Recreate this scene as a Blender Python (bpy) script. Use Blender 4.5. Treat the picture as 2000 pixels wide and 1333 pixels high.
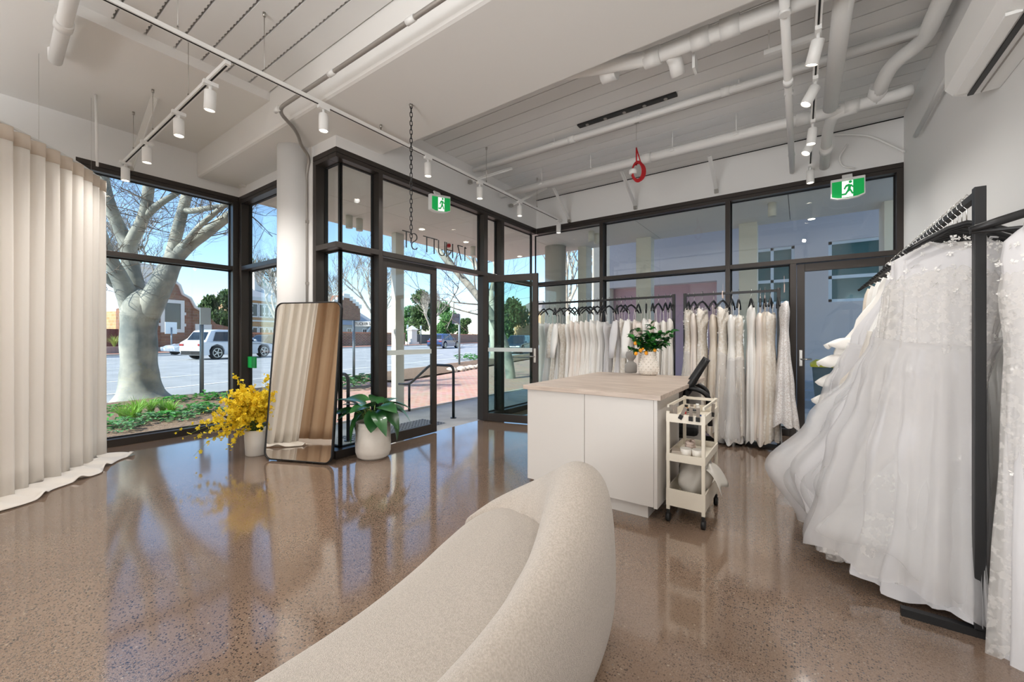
import bpy, bmesh, math, random
from mathutils import Vector, Matrix, Euler
from mathutils import noise as mnoise
R = math.radians
PI = math.pi
scene = bpy.context.scene
C = scene.collection
for _o in list(bpy.data.objects):
    bpy.data.objects.remove(_o)
rnd = random.Random(11)

# ------------------------------------------------------------------ camera, sky, sun, exposure
FPX, CX, CY = 795.0, 1000.0, 660.0
YAW = math.atan2(563.0, 795.0)
EYE = 1.3
cam = bpy.data.cameras.new('camera')
cam.lens = FPX / 2000 * 36
cam.sensor_width = 36
cam.shift_y = -6.5 / 2000
cam.clip_start = .05
cam.clip_end = 500
camo = bpy.data.objects.new('camera', cam)
camo.location = (0, 0, EYE)
camo.rotation_euler = (R(90), 0, YAW)
C.objects.link(camo)
scene.camera = camo
vs = scene.view_settings
vs.view_transform = 'Standard'
vs.look = 'None'
vs.gamma = 1
vs.use_curve_mapping = False
vs.exposure = 0.29

SUN_DIR = Vector((-.235, -1.0, .86)).normalized()      # towards the sun
world = bpy.data.worlds.new('sky')
scene.world = world
world.use_nodes = True
wn = world.node_tree
wn.nodes.clear()
_out = wn.nodes.new('ShaderNodeOutputWorld')
_bg = wn.nodes.new('ShaderNodeBackground')
_sky = wn.nodes.new('ShaderNodeTexSky')
_sky.sky_type = 'NISHITA'
_sky.sun_disc = False
_sky.sun_elevation = math.asin(SUN_DIR.z)
_sky.sun_rotation = math.atan2(SUN_DIR.x, SUN_DIR.y)
_sky.altitude = 50
_sky.air_density = 1.0
_sky.dust_density = .1
_sky.ozone_density = 4.0
_bg.inputs['Strength'].default_value = .25
wn.links.new(_sky.outputs[0], _bg.inputs[0])
wn.links.new(_bg.outputs[0], _out.inputs[0])
sun = bpy.data.lights.new('sun', 'SUN')
sun.energy = 6.8
sun.angle = R(.6)
sun.color = (1, .95, .87)
suno = bpy.data.objects.new('sun', sun)
suno.rotation_euler = SUN_DIR.to_track_quat('Z', 'Y').to_euler()
suno.location = (-10, -20, 25)
C.objects.link(suno)
scene.cycles.max_bounces = 10
scene.cycles.diffuse_bounces = 5
scene.cycles.glossy_bounces = 5
scene.cycles.transparent_max_bounces = 24
scene.cycles.sample_clamp_indirect = 6
rear = bpy.data.lights.new('rear_fill_light', 'AREA')      # added fill light before the solid rear wall, brightens the ceiling
rear.shape = 'RECTANGLE'; rear.size = 5.0; rear.size_y = 2.9; rear.energy = 430; rear.color = (.96, .98, 1)
rearo = bpy.data.objects.new('rear_fill_light', rear)
rearo.location = (-2.75, -3.9, 1.75); rearo.rotation_euler = (R(116), 0, 0)
C.objects.link(rearo)
LAMP_W = 36.0          # watts of each visible track spot

# ------------------------------------------------------------------ picture geometry
FW = Vector((-math.sin(YAW), math.cos(YAW), 0))
RT = Vector((math.cos(YAW), math.sin(YAW), 0))
def ray(px, py=CY):
    return RT * ((px - CX) / FPX) + FW + Vector((0, 0, (CY - py) / FPX))
def on_x(px, X): return ray(px).y * (X / ray(px).x)
def on_y(px, Y): return ray(px).x * (Y / ray(px).y)
def at_z(px, py, Z):
    r = ray(px, py); return Vector((0, 0, EYE)) + r * ((Z - EYE) / r.z)
def at_x(px, py, X):
    r = ray(px, py); return Vector((0, 0, EYE)) + r * (X / r.x)
def at_y(px, py, Y):
    r = ray(px, py); return Vector((0, 0, EYE)) + r * (Y / r.y)
def at_t(px, py, t):
    return Vector((0, 0, EYE)) + ray(px, py) * t

# ------------------------------------------------------------------ mesh helper
class MB:
    def __init__(s): s.v = []; s.f = []; s.sm = []
    def add(s, vs_, fs, smooth=False):
        o = len(s.v)
        s.v += [tuple(p) for p in vs_]
        for f in fs:
            s.f.append(tuple(i + o for i in f)); s.sm.append(smooth)
        return s
    def box(s, a, b):
        x0, y0, z0 = a; x1, y1, z1 = b
        if x0 > x1: x0, x1 = x1, x0
        if y0 > y1: y0, y1 = y1, y0
        if z0 > z1: z0, z1 = z1, z0
        return s.add([(x0,y0,z0),(x1,y0,z0),(x1,y1,z0),(x0,y1,z0),(x0,y0,z1),(x1,y0,z1),(x1,y1,z1),(x0,y1,z1)],
                     [(0,3,2,1),(4,5,6,7),(0,1,5,4),(1,2,6,5),(2,3,7,6),(3,0,4,7)])
    def rbox(s, c, size, M=None):          # box with its own rotation matrix
        c = Vector(c); h = Vector(size) / 2
        vs_ = []
        for z in (-1, 1):
            for x, y in ((-1,-1),(1,-1),(1,1),(-1,1)):
                p = Vector((x*h.x, y*h.y, z*h.z))
                vs_.append(c + (M @ p if M else p))
        return s.add(vs_, [(0,3,2,1),(4,5,6,7),(0,1,5,4),(1,2,6,5),(2,3,7,6),(3,0,4,7)])
    def bar(s, p, q, w, d, up=(0,0,1)):    # rectangular bar from p to q
        p = Vector(p); q = Vector(q); t = (q - p).normalized(); up = Vector(up)
        if abs(t.dot(up)) > .98: up = Vector((1,0,0))
        a = t.cross(up).normalized(); b = a.cross(t).normalized()
        vs_ = []
        for e in (p, q):
            for x, y in ((-1,-1),(1,-1),(1,1),(-1,1)):
                vs_.append(e + a*(x*w/2) + b*(y*d/2))
        return s.add(vs_, [(0,3,2,1),(4,5,6,7),(0,1,5,4),(1,2,6,5),(2,3,7,6),(3,0,4,7)])
    def loft(s, rings, closed=True, caps=(True, True), smooth=True, wrap=False):
        n = len(rings[0]); vs_ = []; fs = []
        for r in rings: vs_ += list(r)
        m = len(rings); k = n if closed else n - 1
        for i in range(m if wrap else m - 1):
            for j in range(k):
                fs.append((i*n+j, i*n+(j+1)%n, ((i+1)%m)*n+(j+1)%n, ((i+1)%m)*n+j))
        s.add(vs_, fs, smooth)
        o = len(s.v) - len(vs_)
        if closed and not wrap:
            if caps[0]: s.f.append(tuple(o + j for j in reversed(range(n)))); s.sm.append(False)
            if caps[1]: s.f.append(tuple(o + (m-1)*n + j for j in range(n))); s.sm.append(False)
        return s
    def tube(s, pts, r, n=8, caps=(True, True)):
        pts = [Vector(p) for p in pts]
        if not hasattr(r, '__len__'): r = [r] * len(pts)
        rings = []; a = None
        for i, p in enumerate(pts):
            t = pts[min(i+1, len(pts)-1)] - pts[max(i-1, 0)]
            if t.length < 1e-9: t = Vector((0,0,1))
            t.normalize()
            if a is None:
                a = t.orthogonal().normalized()
            else:
                a = a - t * a.dot(t)
                a = a.normalized() if a.length > 1e-6 else t.orthogonal().normalized()
            b = t.cross(a)
            rings.append([p + (a*math.cos(2*PI*k/n) + b*math.sin(2*PI*k/n)) * r[i] for k in range(n)])
        return s.loft(rings, True, caps)
    def lathe(s, prof, n=24, c=(0,0,0), caps=(True, True)):
        c = Vector(c)
        return s.loft([[c + Vector((r*math.cos(2*PI*k/n), r*math.sin(2*PI*k/n), z)) for k in range(n)] for r, z in prof], True, caps)
    def cyl(s, p, q, r, n=16, r2=None): return s.tube([p, q], [r, r if r2 is None else r2], n)
    def ball(s, c, r, n=10, m=7):
        c = Vector(c); rr = r if hasattr(r, '__len__') else (r, r, r)
        rings = []
        for i in range(m + 1):
            a = -PI/2 + PI * i / m; a = max(-PI/2+.03, min(PI/2-.03, a))
            rings.append([c + Vector((rr[0]*math.cos(a)*math.cos(2*PI*k/n), rr[1]*math.cos(a)*math.sin(2*PI*k/n), rr[2]*math.sin(a))) for k in range(n)])
        return s.loft(rings)
    def poly(s, pts, d):                    # extruded polygon: pts 3D, offset vector d
        pts = [Vector(p) for p in pts]; d = Vector(d); n = len(pts)
        return s.add(pts + [p + d for p in pts], [tuple(reversed(range(n))), tuple(range(n, 2*n))] + [(i, (i+1)%n, n+(i+1)%n, n+i) for i in range(n)])
    def grid(s, fn, nu, nv, smooth=True):
        vs_ = [fn(i/nu, j/nv) for i in range(nu+1) for j in range(nv+1)]
        fs = [(i*(nv+1)+j, (i+1)*(nv+1)+j, (i+1)*(nv+1)+j+1, i*(nv+1)+j+1) for i in range(nu) for j in range(nv)]
        return s.add(vs_, fs, smooth)
    def mesh(s, name):
        me = bpy.data.meshes.new(name)
        me.from_pydata(s.v, [], s.f)
        me.polygons.foreach_set('use_smooth', s.sm)
        bm = bmesh.new(); bm.from_mesh(me)
        bmesh.ops.recalc_face_normals(bm, faces=bm.faces)
        bm.to_mesh(me); bm.free()
        return me
    def build(s, name, m, parent=None, bevel=0, kind=None, thick=0, sub=0):
        o = link(name, s.mesh(name), m, parent, kind)
        if thick:
            md = o.modifiers.new('thick', 'SOLIDIFY'); md.thickness = thick; md.offset = 0
        if bevel:
            md = o.modifiers.new('bevel', 'BEVEL'); md.width = bevel; md.segments = 2; md.limit_method = 'ANGLE'; md.angle_limit = R(40)
        if sub:
            md = o.modifiers.new('sub', 'SUBSURF'); md.levels = sub; md.render_levels = sub
        return o

def link(name, me, m, parent=None, kind=None):
    o = bpy.data.objects.new(name, me)
    if m and not me.materials: me.materials.append(m)
    C.objects.link(o)
    if parent: hang(o, parent)
    if kind: o['kind'] = kind
    return o
def hang(o, p):
    o.parent = p
    M = Matrix.LocRotScale(p.location, p.rotation_euler, p.scale)
    if p.parent:
        M = p.parent.matrix_basis @ M if False else M
    o.matrix_parent_inverse = M.inverted() if p.type == 'EMPTY' else Matrix()
def tag(o, label, cat, group=None):
    o['label'] = label; o['category'] = cat
    if group: o['group'] = group
    return o
def thing(name, label, cat, loc=(0,0,0), group=None, rz=0):
    o = bpy.data.objects.new(name, None); o.empty_display_size = .1
    o.location = loc; o.rotation_euler = (0, 0, rz); C.objects.link(o)
    return tag(o, label, cat, group)
def setting(name, loc=(0,0,0)):
    o = bpy.data.objects.new(name, None); o.location = loc; C.objects.link(o); o['kind'] = 'structure'
    return o
def dup(root, loc, rz=0, label=None, scale=None):
    r = root.copy(); C.objects.link(r); r.location = loc; r.rotation_euler = (0, 0, rz)
    if scale: r.scale = scale
    if label: r['label'] = label
    for ch in root.children:
        c = ch.copy(); C.objects.link(c); c.parent = r
        for g in ch.children:
            d = g.copy(); C.objects.link(d); d.parent = c
    return r
def nth(i):
    return ['first','second','third','fourth','fifth','sixth','seventh','eighth','ninth','tenth','eleventh','twelfth','thirteenth',
            'fourteenth','fifteenth','sixteenth','seventeenth','eighteenth','nineteenth','twentieth','twenty-first','twenty-second',
            'twenty-third','twenty-fourth','twenty-fifth','twenty-sixth'][i]

# ------------------------------------------------------------------ materials
def lin(h):
    h = h.lstrip('#'); out = []
    for i in (0, 2, 4):
        c = int(h[i:i+2], 16) / 255
        out.append(c/12.92 if c <= .04045 else ((c+.055)/1.055)**2.4)
    return tuple(out) + (1,)
MATS = {}
def mat(name, col, rough=.5, metal=0, spec=.5, var=None, vscale=8, bump=0, bscale=60, sheen=0, emit=None, estr=0, coat=0, trans=0, stretch=None):
    m = bpy.data.materials.new(name); MATS[name] = m; m.use_nodes = True
    nt = m.node_tree; b = nt.nodes['Principled BSDF']
    b.inputs['Base Color'].default_value = lin(col)
    b.inputs['Roughness'].default_value = rough
    b.inputs['Metallic'].default_value = metal
    b.inputs['Specular IOR Level'].default_value = spec
    if sheen: b.inputs['Sheen Weight'].default_value = sheen
    if coat: b.inputs['Coat Weight'].default_value = coat; b.inputs['Coat Roughness'].default_value = .08
    if emit: b.inputs['Emission Color'].default_value = lin(emit); b.inputs['Emission Strength'].default_value = estr
    co = None
    def coords():
        tc = nt.nodes.new('ShaderNodeTexCoord'); mp = nt.nodes.new('ShaderNodeMapping')
        nt.links.new(tc.outputs['Object'], mp.inputs[0])
        if stretch: mp.inputs['Scale'].default_value = stretch
        return mp.outputs[0]
    if var:
        co = coords()
        nz = nt.nodes.new('ShaderNodeTexNoise'); nz.inputs['Scale'].default_value = vscale; nz.inputs['Detail'].default_value = 5
        nt.links.new(co, nz.inputs['Vector'])
        rp = nt.nodes.new('ShaderNodeValToRGB'); rp.color_ramp.elements[0].position = .35; rp.color_ramp.elements[1].position = .65
        rp.color_ramp.elements[0].color = lin(col); rp.color_ramp.elements[1].color = lin(var)
        nt.links.new(nz.outputs['Fac'], rp.inputs[0]); nt.links.new(rp.outputs[0], b.inputs['Base Color'])
    if bump:
        co = co or coords()
        nb = nt.nodes.new('ShaderNodeTexNoise'); nb.inputs['Scale'].default_value = bscale; nb.inputs['Detail'].default_value = 4
        nt.links.new(co, nb.inputs['Vector'])
        bp = nt.nodes.new('ShaderNodeBump'); bp.inputs['Strength'].default_value = bump; bp.inputs['Distance'].default_value = .01
        nt.links.new(nb.outputs['Fac'], bp.inputs['Height']); nt.links.new(bp.outputs[0], b.inputs['Normal'])
    if trans:                              # thin cloth that lets some light through
        tl = nt.nodes.new('ShaderNodeBsdfTranslucent'); tl.inputs[0].default_value = lin(col)
        mx = nt.nodes.new('ShaderNodeMixShader'); mx.inputs[0].default_value = trans
        nt.links.new(b.outputs[0], mx.inputs[1]); nt.links.new(tl.outputs[0], mx.inputs[2])
        nt.links.new(mx.outputs[0], nt.nodes['Material Output'].inputs[0])
    return m
def sheer(name, col, alpha, lace=None, scale=14):   # tulle: partly see-through weave, optionally with lace motifs
    m = mat(name, col, .8, trans=.35)
    nt = m.node_tree; out = nt.nodes['Material Output']; src = out.inputs[0].links[0].from_socket
    tr = nt.nodes.new('ShaderNodeBsdfTransparent'); mx = nt.nodes.new('ShaderNodeMixShader')
    mx.inputs[0].default_value = alpha
    if lace:
        tc = nt.nodes.new('ShaderNodeTexCoord'); vz = nt.nodes.new('ShaderNodeTexNoise'); vz.inputs['Scale'].default_value = scale; vz.inputs['Detail'].default_value = 6
        nt.links.new(tc.outputs['Object'], vz.inputs['Vector'])
        rp = nt.nodes.new('ShaderNodeValToRGB'); e = rp.color_ramp.elements
        e[0].position = .5; e[0].color = (alpha,)*3 + (1,); e[1].position = .56; e[1].color = (lace,)*3 + (1,)
        nt.links.new(vz.outputs['Fac'], rp.inputs[0]); nt.links.new(rp.outputs[0], mx.inputs[0])
    nt.links.new(tr.outputs[0], mx.inputs[1]); nt.links.new(src, mx.inputs[2]); nt.links.new(mx.outputs[0], out.inputs[0])
    return m
def glass(name, tint='#fbfefd', ior=1.45, rough=0.0):
    m = bpy.data.materials.new(name); m.use_nodes = True; nt = m.node_tree; nt.nodes.clear()
    out = nt.nodes.new('ShaderNodeOutputMaterial'); tr = nt.nodes.new('ShaderNodeBsdfTransparent'); gl = nt.nodes.new('ShaderNodeBsdfGlossy')
    fr = nt.nodes.new('ShaderNodeFresnel'); mx = nt.nodes.new('ShaderNodeMixShader')
    tr.inputs[0].default_value = lin(tint); gl.inputs['Roughness'].default_value = rough; fr.inputs['IOR'].default_value = ior
    ge = nt.nodes.new('ShaderNodeNewGeometry'); mr = nt.nodes.new('ShaderNodeMapRange'); mr.inputs[3].default_value = ior; mr.inputs[4].default_value = 1/ior   # a thin sheet: both faces reflect alike
    nt.links.new(ge.outputs['Backfacing'], mr.inputs[0]); nt.links.new(mr.outputs[0], fr.inputs['IOR'])
    nt.links.new(fr.outputs[0], mx.inputs[0]); nt.links.new(tr.outputs[0], mx.inputs[1]); nt.links.new(gl.outputs[0], mx.inputs[2])
    nt.links.new(mx.outputs[0], out.inputs[0])
    return m
def bricks(name, c1, c2, mortar, bw, bh, off=.5, rough=.85, msize=.012, axis='XZ', bump=.4):
    m = mat(name, c1, rough); nt = m.node_tree; b = nt.nodes['Principled BSDF']
    tc = nt.nodes.new('ShaderNodeTexCoord'); sp = nt.nodes.new('ShaderNodeSeparateXYZ'); cb = nt.nodes.new('ShaderNodeCombineXYZ')
    nt.links.new(tc.outputs['Object'], sp.inputs[0])
    if axis == 'XZ':
        ad = nt.nodes.new('ShaderNodeMath'); nt.links.new(sp.outputs[0], ad.inputs[0]); nt.links.new(sp.outputs[1], ad.inputs[1])
        nt.links.new(ad.outputs[0], cb.inputs[0]); nt.links.new(sp.outputs[2], cb.inputs[1])
    else:
        nt.links.new(sp.outputs[0], cb.inputs[0]); nt.links.new(sp.outputs[1], cb.inputs[1])
    br = nt.nodes.new('ShaderNodeTexBrick'); br.offset = off
    br.inputs['Scale'].default_value = 1; br.inputs['Brick Width'].default_value = bw; br.inputs['Row Height'].default_value = bh
    br.inputs['Mortar Size'].default_value = msize; br.inputs['Color1'].default_value = lin(c1); br.inputs['Color2'].default_value = lin(c2); br.inputs['Mortar'].default_value = lin(mortar)
    nt.links.new(cb.outputs[0], br.inputs['Vector'])
    nz = nt.nodes.new('ShaderNodeTexNoise'); nz.inputs['Scale'].default_value = 1.7; nz.inputs['Detail'].default_value = 6; nt.links.new(tc.outputs['Object'], nz.inputs['Vector'])
    mx = nt.nodes.new('ShaderNodeMix'); mx.data_type = 'RGBA'; mx.blend_type = 'MULTIPLY'; mx.inputs[0].default_value = .35
    nt.links.new(br.outputs['Color'], mx.inputs[6]); nt.links.new(nz.outputs['Color'], mx.inputs[7]); nt.links.new(mx.outputs[2], b.inputs['Base Color'])
    bp = nt.nodes.new('ShaderNodeBump'); bp.inputs['Strength'].default_value = bump; bp.inputs['Distance'].default_value = .02; bp.invert = True
    nt.links.new(br.outputs['Fac'], bp.inputs['Height']); nt.links.new(bp.outputs[0], b.inputs['Normal'])
    return m

def floor_material():
    m = mat('polished_concrete', '#9a8068', .1, spec=.85, coat=.5); nt = m.node_tree; b = nt.nodes['Principled BSDF']
    tc = nt.nodes.new('ShaderNodeTexCoord'); co = tc.outputs['Object']
    def noise(s, d=4):
        n = nt.nodes.new('ShaderNodeTexNoise'); n.inputs['Scale'].default_value = s; n.inputs['Detail'].default_value = d; nt.links.new(co, n.inputs['Vector']); return n.outputs['Fac']
    def ramp(src, stops):
        r = nt.nodes.new('ShaderNodeValToRGB'); e = r.color_ramp.elements
        while len(e) < len(stops): e.new(.5)
        for x, (p, c) in zip(e, stops): x.position = p; x.color = c if len(c) == 4 else tuple(c) + (1,)
        nt.links.new(src, r.inputs[0]); return r.outputs[0]
    def mix(f, a, c):
        x = nt.nodes.new('ShaderNodeMix'); x.data_type = 'RGBA'
        if isinstance(f, float): x.inputs[0].default_value = f
        else: nt.links.new(f, x.inputs[0])
        nt.links.new(a, x.inputs[6]); nt.links.new(c, x.inputs[7]); return x.outputs[2]
    base = ramp(noise(1.6, 6), [(.3, lin('#776252')), (.55, lin('#886f5d')), (.75, lin('#97806b'))])
    fine = ramp(noise(160, 2), [(.35, lin('#69594c')), (.6, lin('#8b7867'))])
    col = mix(.4, base, fine)
    def stones(scale, keep, size, stops, dens):
        # warped cells, only some of them carry a stone
        wn_ = nt.nodes.new('ShaderNodeTexNoise'); wn_.inputs['Scale'].default_value = scale*1.3; nt.links.new(co, wn_.inputs['Vector'])
        ad = nt.nodes.new('ShaderNodeVectorMath'); ad.operation = 'MULTIPLY_ADD'; ad.inputs[1].default_value = (.35/scale,)*3
        nt.links.new(wn_.outputs['Color'], ad.inputs[0]); nt.links.new(co, ad.inputs[2])
        v = nt.nodes.new('ShaderNodeTexVoronoi'); v.voronoi_dimensions = '2D'; v.inputs['Scale'].default_value = scale; nt.links.new(ad.outputs[0], v.inputs['Vector'])
        sp = nt.nodes.new('ShaderNodeSeparateColor'); nt.links.new(v.outputs['Color'], sp.inputs[0])
        k = nt.nodes.new('ShaderNodeMath'); k.operation = 'LESS_THAN'; k.inputs[1].default_value = keep; nt.links.new(sp.outputs[0], k.inputs[0])
        dn = ramp(noise(dens, 3), [(.36, (0,0,0,1)), (.6, (1,1,1,1))])
        sz = nt.nodes.new('ShaderNodeMath'); sz.operation = 'MULTIPLY'; sz.inputs[1].default_value = size; nt.links.new(sp.outputs[2], sz.inputs[0])
        sz2 = nt.nodes.new('ShaderNodeMath'); sz2.operation = 'ADD'; sz2.inputs[1].default_value = size*.35; nt.links.new(sz.outputs[0], sz2.inputs[0])
        d = nt.nodes.new('ShaderNodeMath'); d.operation = 'LESS_THAN'; nt.links.new(v.outputs['Distance'], d.inputs[0]); nt.links.new(sz2.outputs[0], d.inputs[1])
        mu = nt.nodes.new('ShaderNodeMath'); mu.operation = 'MULTIPLY'; nt.links.new(k.outputs[0], mu.inputs[0]); nt.links.new(d.outputs[0], mu.inputs[1])
        mu2 = nt.nodes.new('ShaderNodeMath'); mu2.operation = 'MULTIPLY'; mu2.inputs[1].default_value = 1; nt.links.new(mu.outputs[0], mu2.inputs[0]); nt.links.new(dn, mu2.inputs[1])
        return mu2.outputs[0], ramp(sp.outputs[1], stops)
    f, c = stones(185, .72, .36, [(.0, lin('#332d28')), (.45, lin('#453930')), (.75, lin('#66554a')), (1, lin('#a09488'))], 1.1)
    col = mix(f, col, c)
    f, c = stones(105, .42, .36, [(0, lin('#211f20')), (.5, lin('#302b2b')), (.8, lin('#4b3d34')), (.93, lin('#5b5a5c')), (1, lin('#b5a590'))], .8)
    col = mix(f, col, c)
    nt.links.new(col, b.inputs['Base Color'])
    rr = nt.nodes.new('ShaderNodeMapRange'); rr.inputs[3].default_value = .05; rr.inputs[4].default_value = .15
    nt.links.new(noise(2.5, 6), rr.inputs[0]); nt.links.new(rr.outputs[0], b.inputs['Roughness'])
    return m

M_wall = mat('white_wall_paint', '#e6e5e3', .65, bump=.03, bscale=90)
M_ceil = mat('white_ceiling_paint', '#e4e2de', .7, bump=.04, bscale=70)
M_deck = mat('white_deck_paint', '#e2e1df', .6)
M_gap = mat('dark_gap_and_shadow', '#1d1c1b', .9)
M_pipe = mat('white_pipe_paint', '#e8e7e4', .45)
M_frame = mat('dark_bronze_aluminium', '#3a3430', .4, metal=.35, spec=.5)
M_rubber = mat('black_gasket', '#0c0b0b', .7)
M_glass = glass('window_glass')
M_glass2 = glass('tinted_door_glass', '#dfeeea')
M_floor = floor_material()
M_steel = mat('brushed_steel', '#b9b6b0', .3, metal=1)
M_black = mat('black_metal', '#161617', .45)
M_white = mat('white_enamel', '#ecebe8', .4)
M_grey = mat('galvanised_conduit', '#a09b95', .42, metal=.5)
M_soffit = mat('soffit_panel', '#e2ddd4', .8)
# ------------------------------------------------------------------ the room
XD, YB, XW, YW2, YBAY = -4.03, 6.48, -6.65, 2.53, 2.45    # door facade, rear facade, street window, its return, bay return
XR = .98
H = 3.34
ZLOW, ZDECK, ZBAND = 3.79, 3.88, 3.46

f = MB().poly([(-6.85,-4.2,-.25),(1.15,-4.2,-.25),(1.15,YB+.1,-.25),(XD-.1,YB+.1,-.25),(XD-.1,YW2+.1,-.25),(-6.85,YW2+.1,-.25)], (0,0,.25)).build('floor', M_floor, kind='structure')
MB().box((XR,-4.2,-.2),(XR+.2,YB+.15,4.1)).build('wall_right', M_wall, kind='structure')
MB().box((-6.85,-4.2,-.2),(XR,-4.0,4.1)).build('wall_rear', M_wall, kind='structure')
w = MB().box((XW-.2,-4.0,-.2),(XW,.9,4.1)); w.box((XW-.2,.9,H),(XW,YW2+.15,4.1)); w.box((XW,YW2,H),(XD-.4,YW2+.15,4.1))
w.build('wall_left', M_wall, kind='structure')
w = MB().box((XD-.15,YBAY,H),(XD,YB+.15,4.1)); w.box((-4.49,YBAY,H),(XD-.15,YBAY+.15,4.1)); w.box((-4.66,2.44,0),(-4.49,2.62,H+.2))
w.build('wall_door_side', M_wall, kind='structure')
MB().box((XD,YB,H),(XR,YB+.15,4.1)).build('wall_back', M_wall, kind='structure')
col = MB().lathe([(.17,0),(.17,3.5)], 40, (-4.73,2.36,0)).build('column', M_wall, kind='structure')

ceil = setting('ceiling')
MB().box((-6.65,-4.0,ZLOW),(-4.55,2.02,4.1)).build('lower_slab', M_ceil, ceil)
o = MB().box((-6.65,2.02,ZBAND),(XR,3.05,4.1)).build('band_beam', M_ceil, ceil, bevel=.03)
MB().box((-6.65,2.53,ZBAND),(-4.5,2.62,4.1))
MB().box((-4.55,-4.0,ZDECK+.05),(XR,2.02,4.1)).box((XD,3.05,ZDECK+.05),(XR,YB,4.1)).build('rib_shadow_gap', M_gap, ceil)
def deck(y0, y1, x0, x1, pitch, gap):
    me = MB().box((x0,0,0),(x1,pitch-gap,.05)).mesh('deck_panel')
    y = y1; i = 0
    while y - pitch > y0 - pitch:
        o = link('panel', me, M_deck, ceil); o.location = (0, y - pitch + gap/2, ZDECK); y -= pitch
        if y - pitch < y0 - .01: break
        # folded lip with its row of press marks along the joint
        t = MB()
        x = x0 + .03
        while x < x1 - .05:
            t.box((x, y - gap*.5, ZDECK + .002), (x + .03, y - gap*.12, ZDECK + .012)); x += .06
        t.build('rib_teeth', M_deck, ceil, kind='stuff')
deck(-4.0, 2.02, -4.55, XR, .2, .02)
deck(3.05, YB, XD, XR, .2, .011)

MB().box((XD,YB-.006,3.858),(XR,YB+.01,3.870)).build('painted_shadow_line', M_gap, ceil)  # dark strip painting the shadow line between deck and rear wall
# ------------------------------------------------------------------ glazed fronts
def fac(axis, P, out):
    def bx(mb, u0, u1, z0, z1, d0=0.0, d1=.15):
        a, b = P + out*d0, P + out*d1
        if axis == 'x': mb.box((a, u0, z0), (b, u1, z1))
        else: mb.box((u0, a, z0), (u1, b, z1))
        return mb
    return bx
def bars(win, bx, specs, mname='mullion'):
    for s in specs:
        nm, u0, u1, z0, z1 = s[:5]
        bx(MB(), u0, u1, z0, z1, *(s[5:] if len(s) > 5 else ())).build(nm, M_frame, win, bevel=.003)
def panes(win, bx, specs, d=.115, m=None):
    for u0, u1, z0, z1 in specs:
        p = bx(MB(), u0, u1, z0, z1, d, d + .012).build('pane', m or M_glass, win)
        g = MB(); e = .012
        for a in ((u0,u0+e,z0,z1),(u1-e,u1,z0,z1),(u0,u1,z0,z0+e),(u0,u1,z1-e,z1)): bx(g, a[0],a[1],a[2],a[3], d-.012, d+.024)
        g.build('gasket', M_rubber, win)
def header(win, bx, u0, u1):
    bx(MB(), u0, u1, H-.055, H).build('header', M_frame, win, bevel=.002)
    bx(MB(), u0, u1, H-.06, H-.05, .012, .15).build('header_groove', M_rubber, win)
    bx(MB(), u0, u1, H-.105, H-.06).build('header_bead', M_frame, win, bevel=.002)
ZT0, ZT1, ZS = 2.27, 2.33, .09

win1 = setting('window_1'); b1 = fac('x', XW, -1)
header(win1, b1, .9, YW2+.13)
bars(win1, b1, [('sill_bar', .9, YW2, 0, ZS), ('transom', .97, YW2-.075, ZT0, ZT1), ('mullion', .9, .97, ZS, H-.1), ('mullion', YW2-.075, YW2+.0, ZS, H-.1)])
panes(win1, b1, [(.97, YW2-.075, ZS, ZT0), (.97, YW2-.075, ZT1, H-.1)])
win2 = setting('window_2'); b2 = fac('y', YW2, 1)
header(win2, b2, XW-.15, -4.6)
bars(win2, b2, [('sill_bar', XW+.075, -4.6, 0, ZS), ('transom', XW+.075, -4.6, ZT0, ZT1), ('corner_post', XW-.15, XW+.0, 0, H-.1, -.0, .15), ('mullion', XW, XW+.075, 0, H-.1)])
panes(win2, b2, [(XW+.075, -4.6, ZS, ZT0), (XW+.075, -4.6, ZT1, H-.1)])

win3 = setting('window_3'); b3 = fac('x', XD, -1); b3r = fac('y', YBAY, 1)
ym = lambda px: on_x(px, XD)
y_m1a, y_m1b = ym(740), ym(748)
yL0, yL1 = ym(748)+.005, ym(857)              # fixed leaf
yR = ym(947)                                  # hinge side of the open leaf
y_m2a, y_m2b = ym(946), ym(953)
y_m3a, y_m3b = ym(979), ym(985)
header(win3, b3, YBAY, YB); header(win3, b3r, -4.49, XD-.151)
bars(win3, b3r, [('mullion', -4.49, -4.43, 0, H-.1), ('transom', -4.43, XD-.15, ZT0, ZT1), ('sill_bar', -4.43, XD-.15, 0, ZS)])
bars(win3, b3, [('corner_post', YBAY+.115, YBAY+.15, ZS, H-.1, .115, .15),
    ('transom', YBAY, y_m1a, ZT0, ZT1), ('transom', y_m1b, max(y_m2b,yR+.075), ZT0, ZT1), ('sill_bar', YBAY, y_m1a, 0, ZS), ('mullion', y_m1a, y_m1b, 0, H-.1),
    ('mullion', y_m2a, y_m2b, ZT1, H-.1), ('mullion', yR, yR+.075, 0, ZT0), ('mullion', y_m3a, y_m3b, 0, H-.1),
    ('transom', max(y_m2b,yR+.075), y_m3a, ZT0, ZT1), ('transom', y_m3b, YB, ZT0, ZT1), ('sill_bar', y_m3b, YB, 0, ZS), ('sill_bar', yR+.075, y_m3a, 0, ZS), ('corner_post', YB, YB+.035, 0, H-.1, .115, .15)])
panes(win3, b3, [(YBAY+.13, y_m1a, ZS, ZT0), (YBAY+.13, y_m1a, ZT1, H-.1), (y_m1b, y_m2a, ZT1, H-.1), (y_m2b, y_m3a, ZT1, H-.1),
    (y_m3b, YB, ZS, ZT0), (y_m3b, YB, ZT1, H-.1), (yR+.075, y_m3a, ZS, ZT0)])
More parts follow.
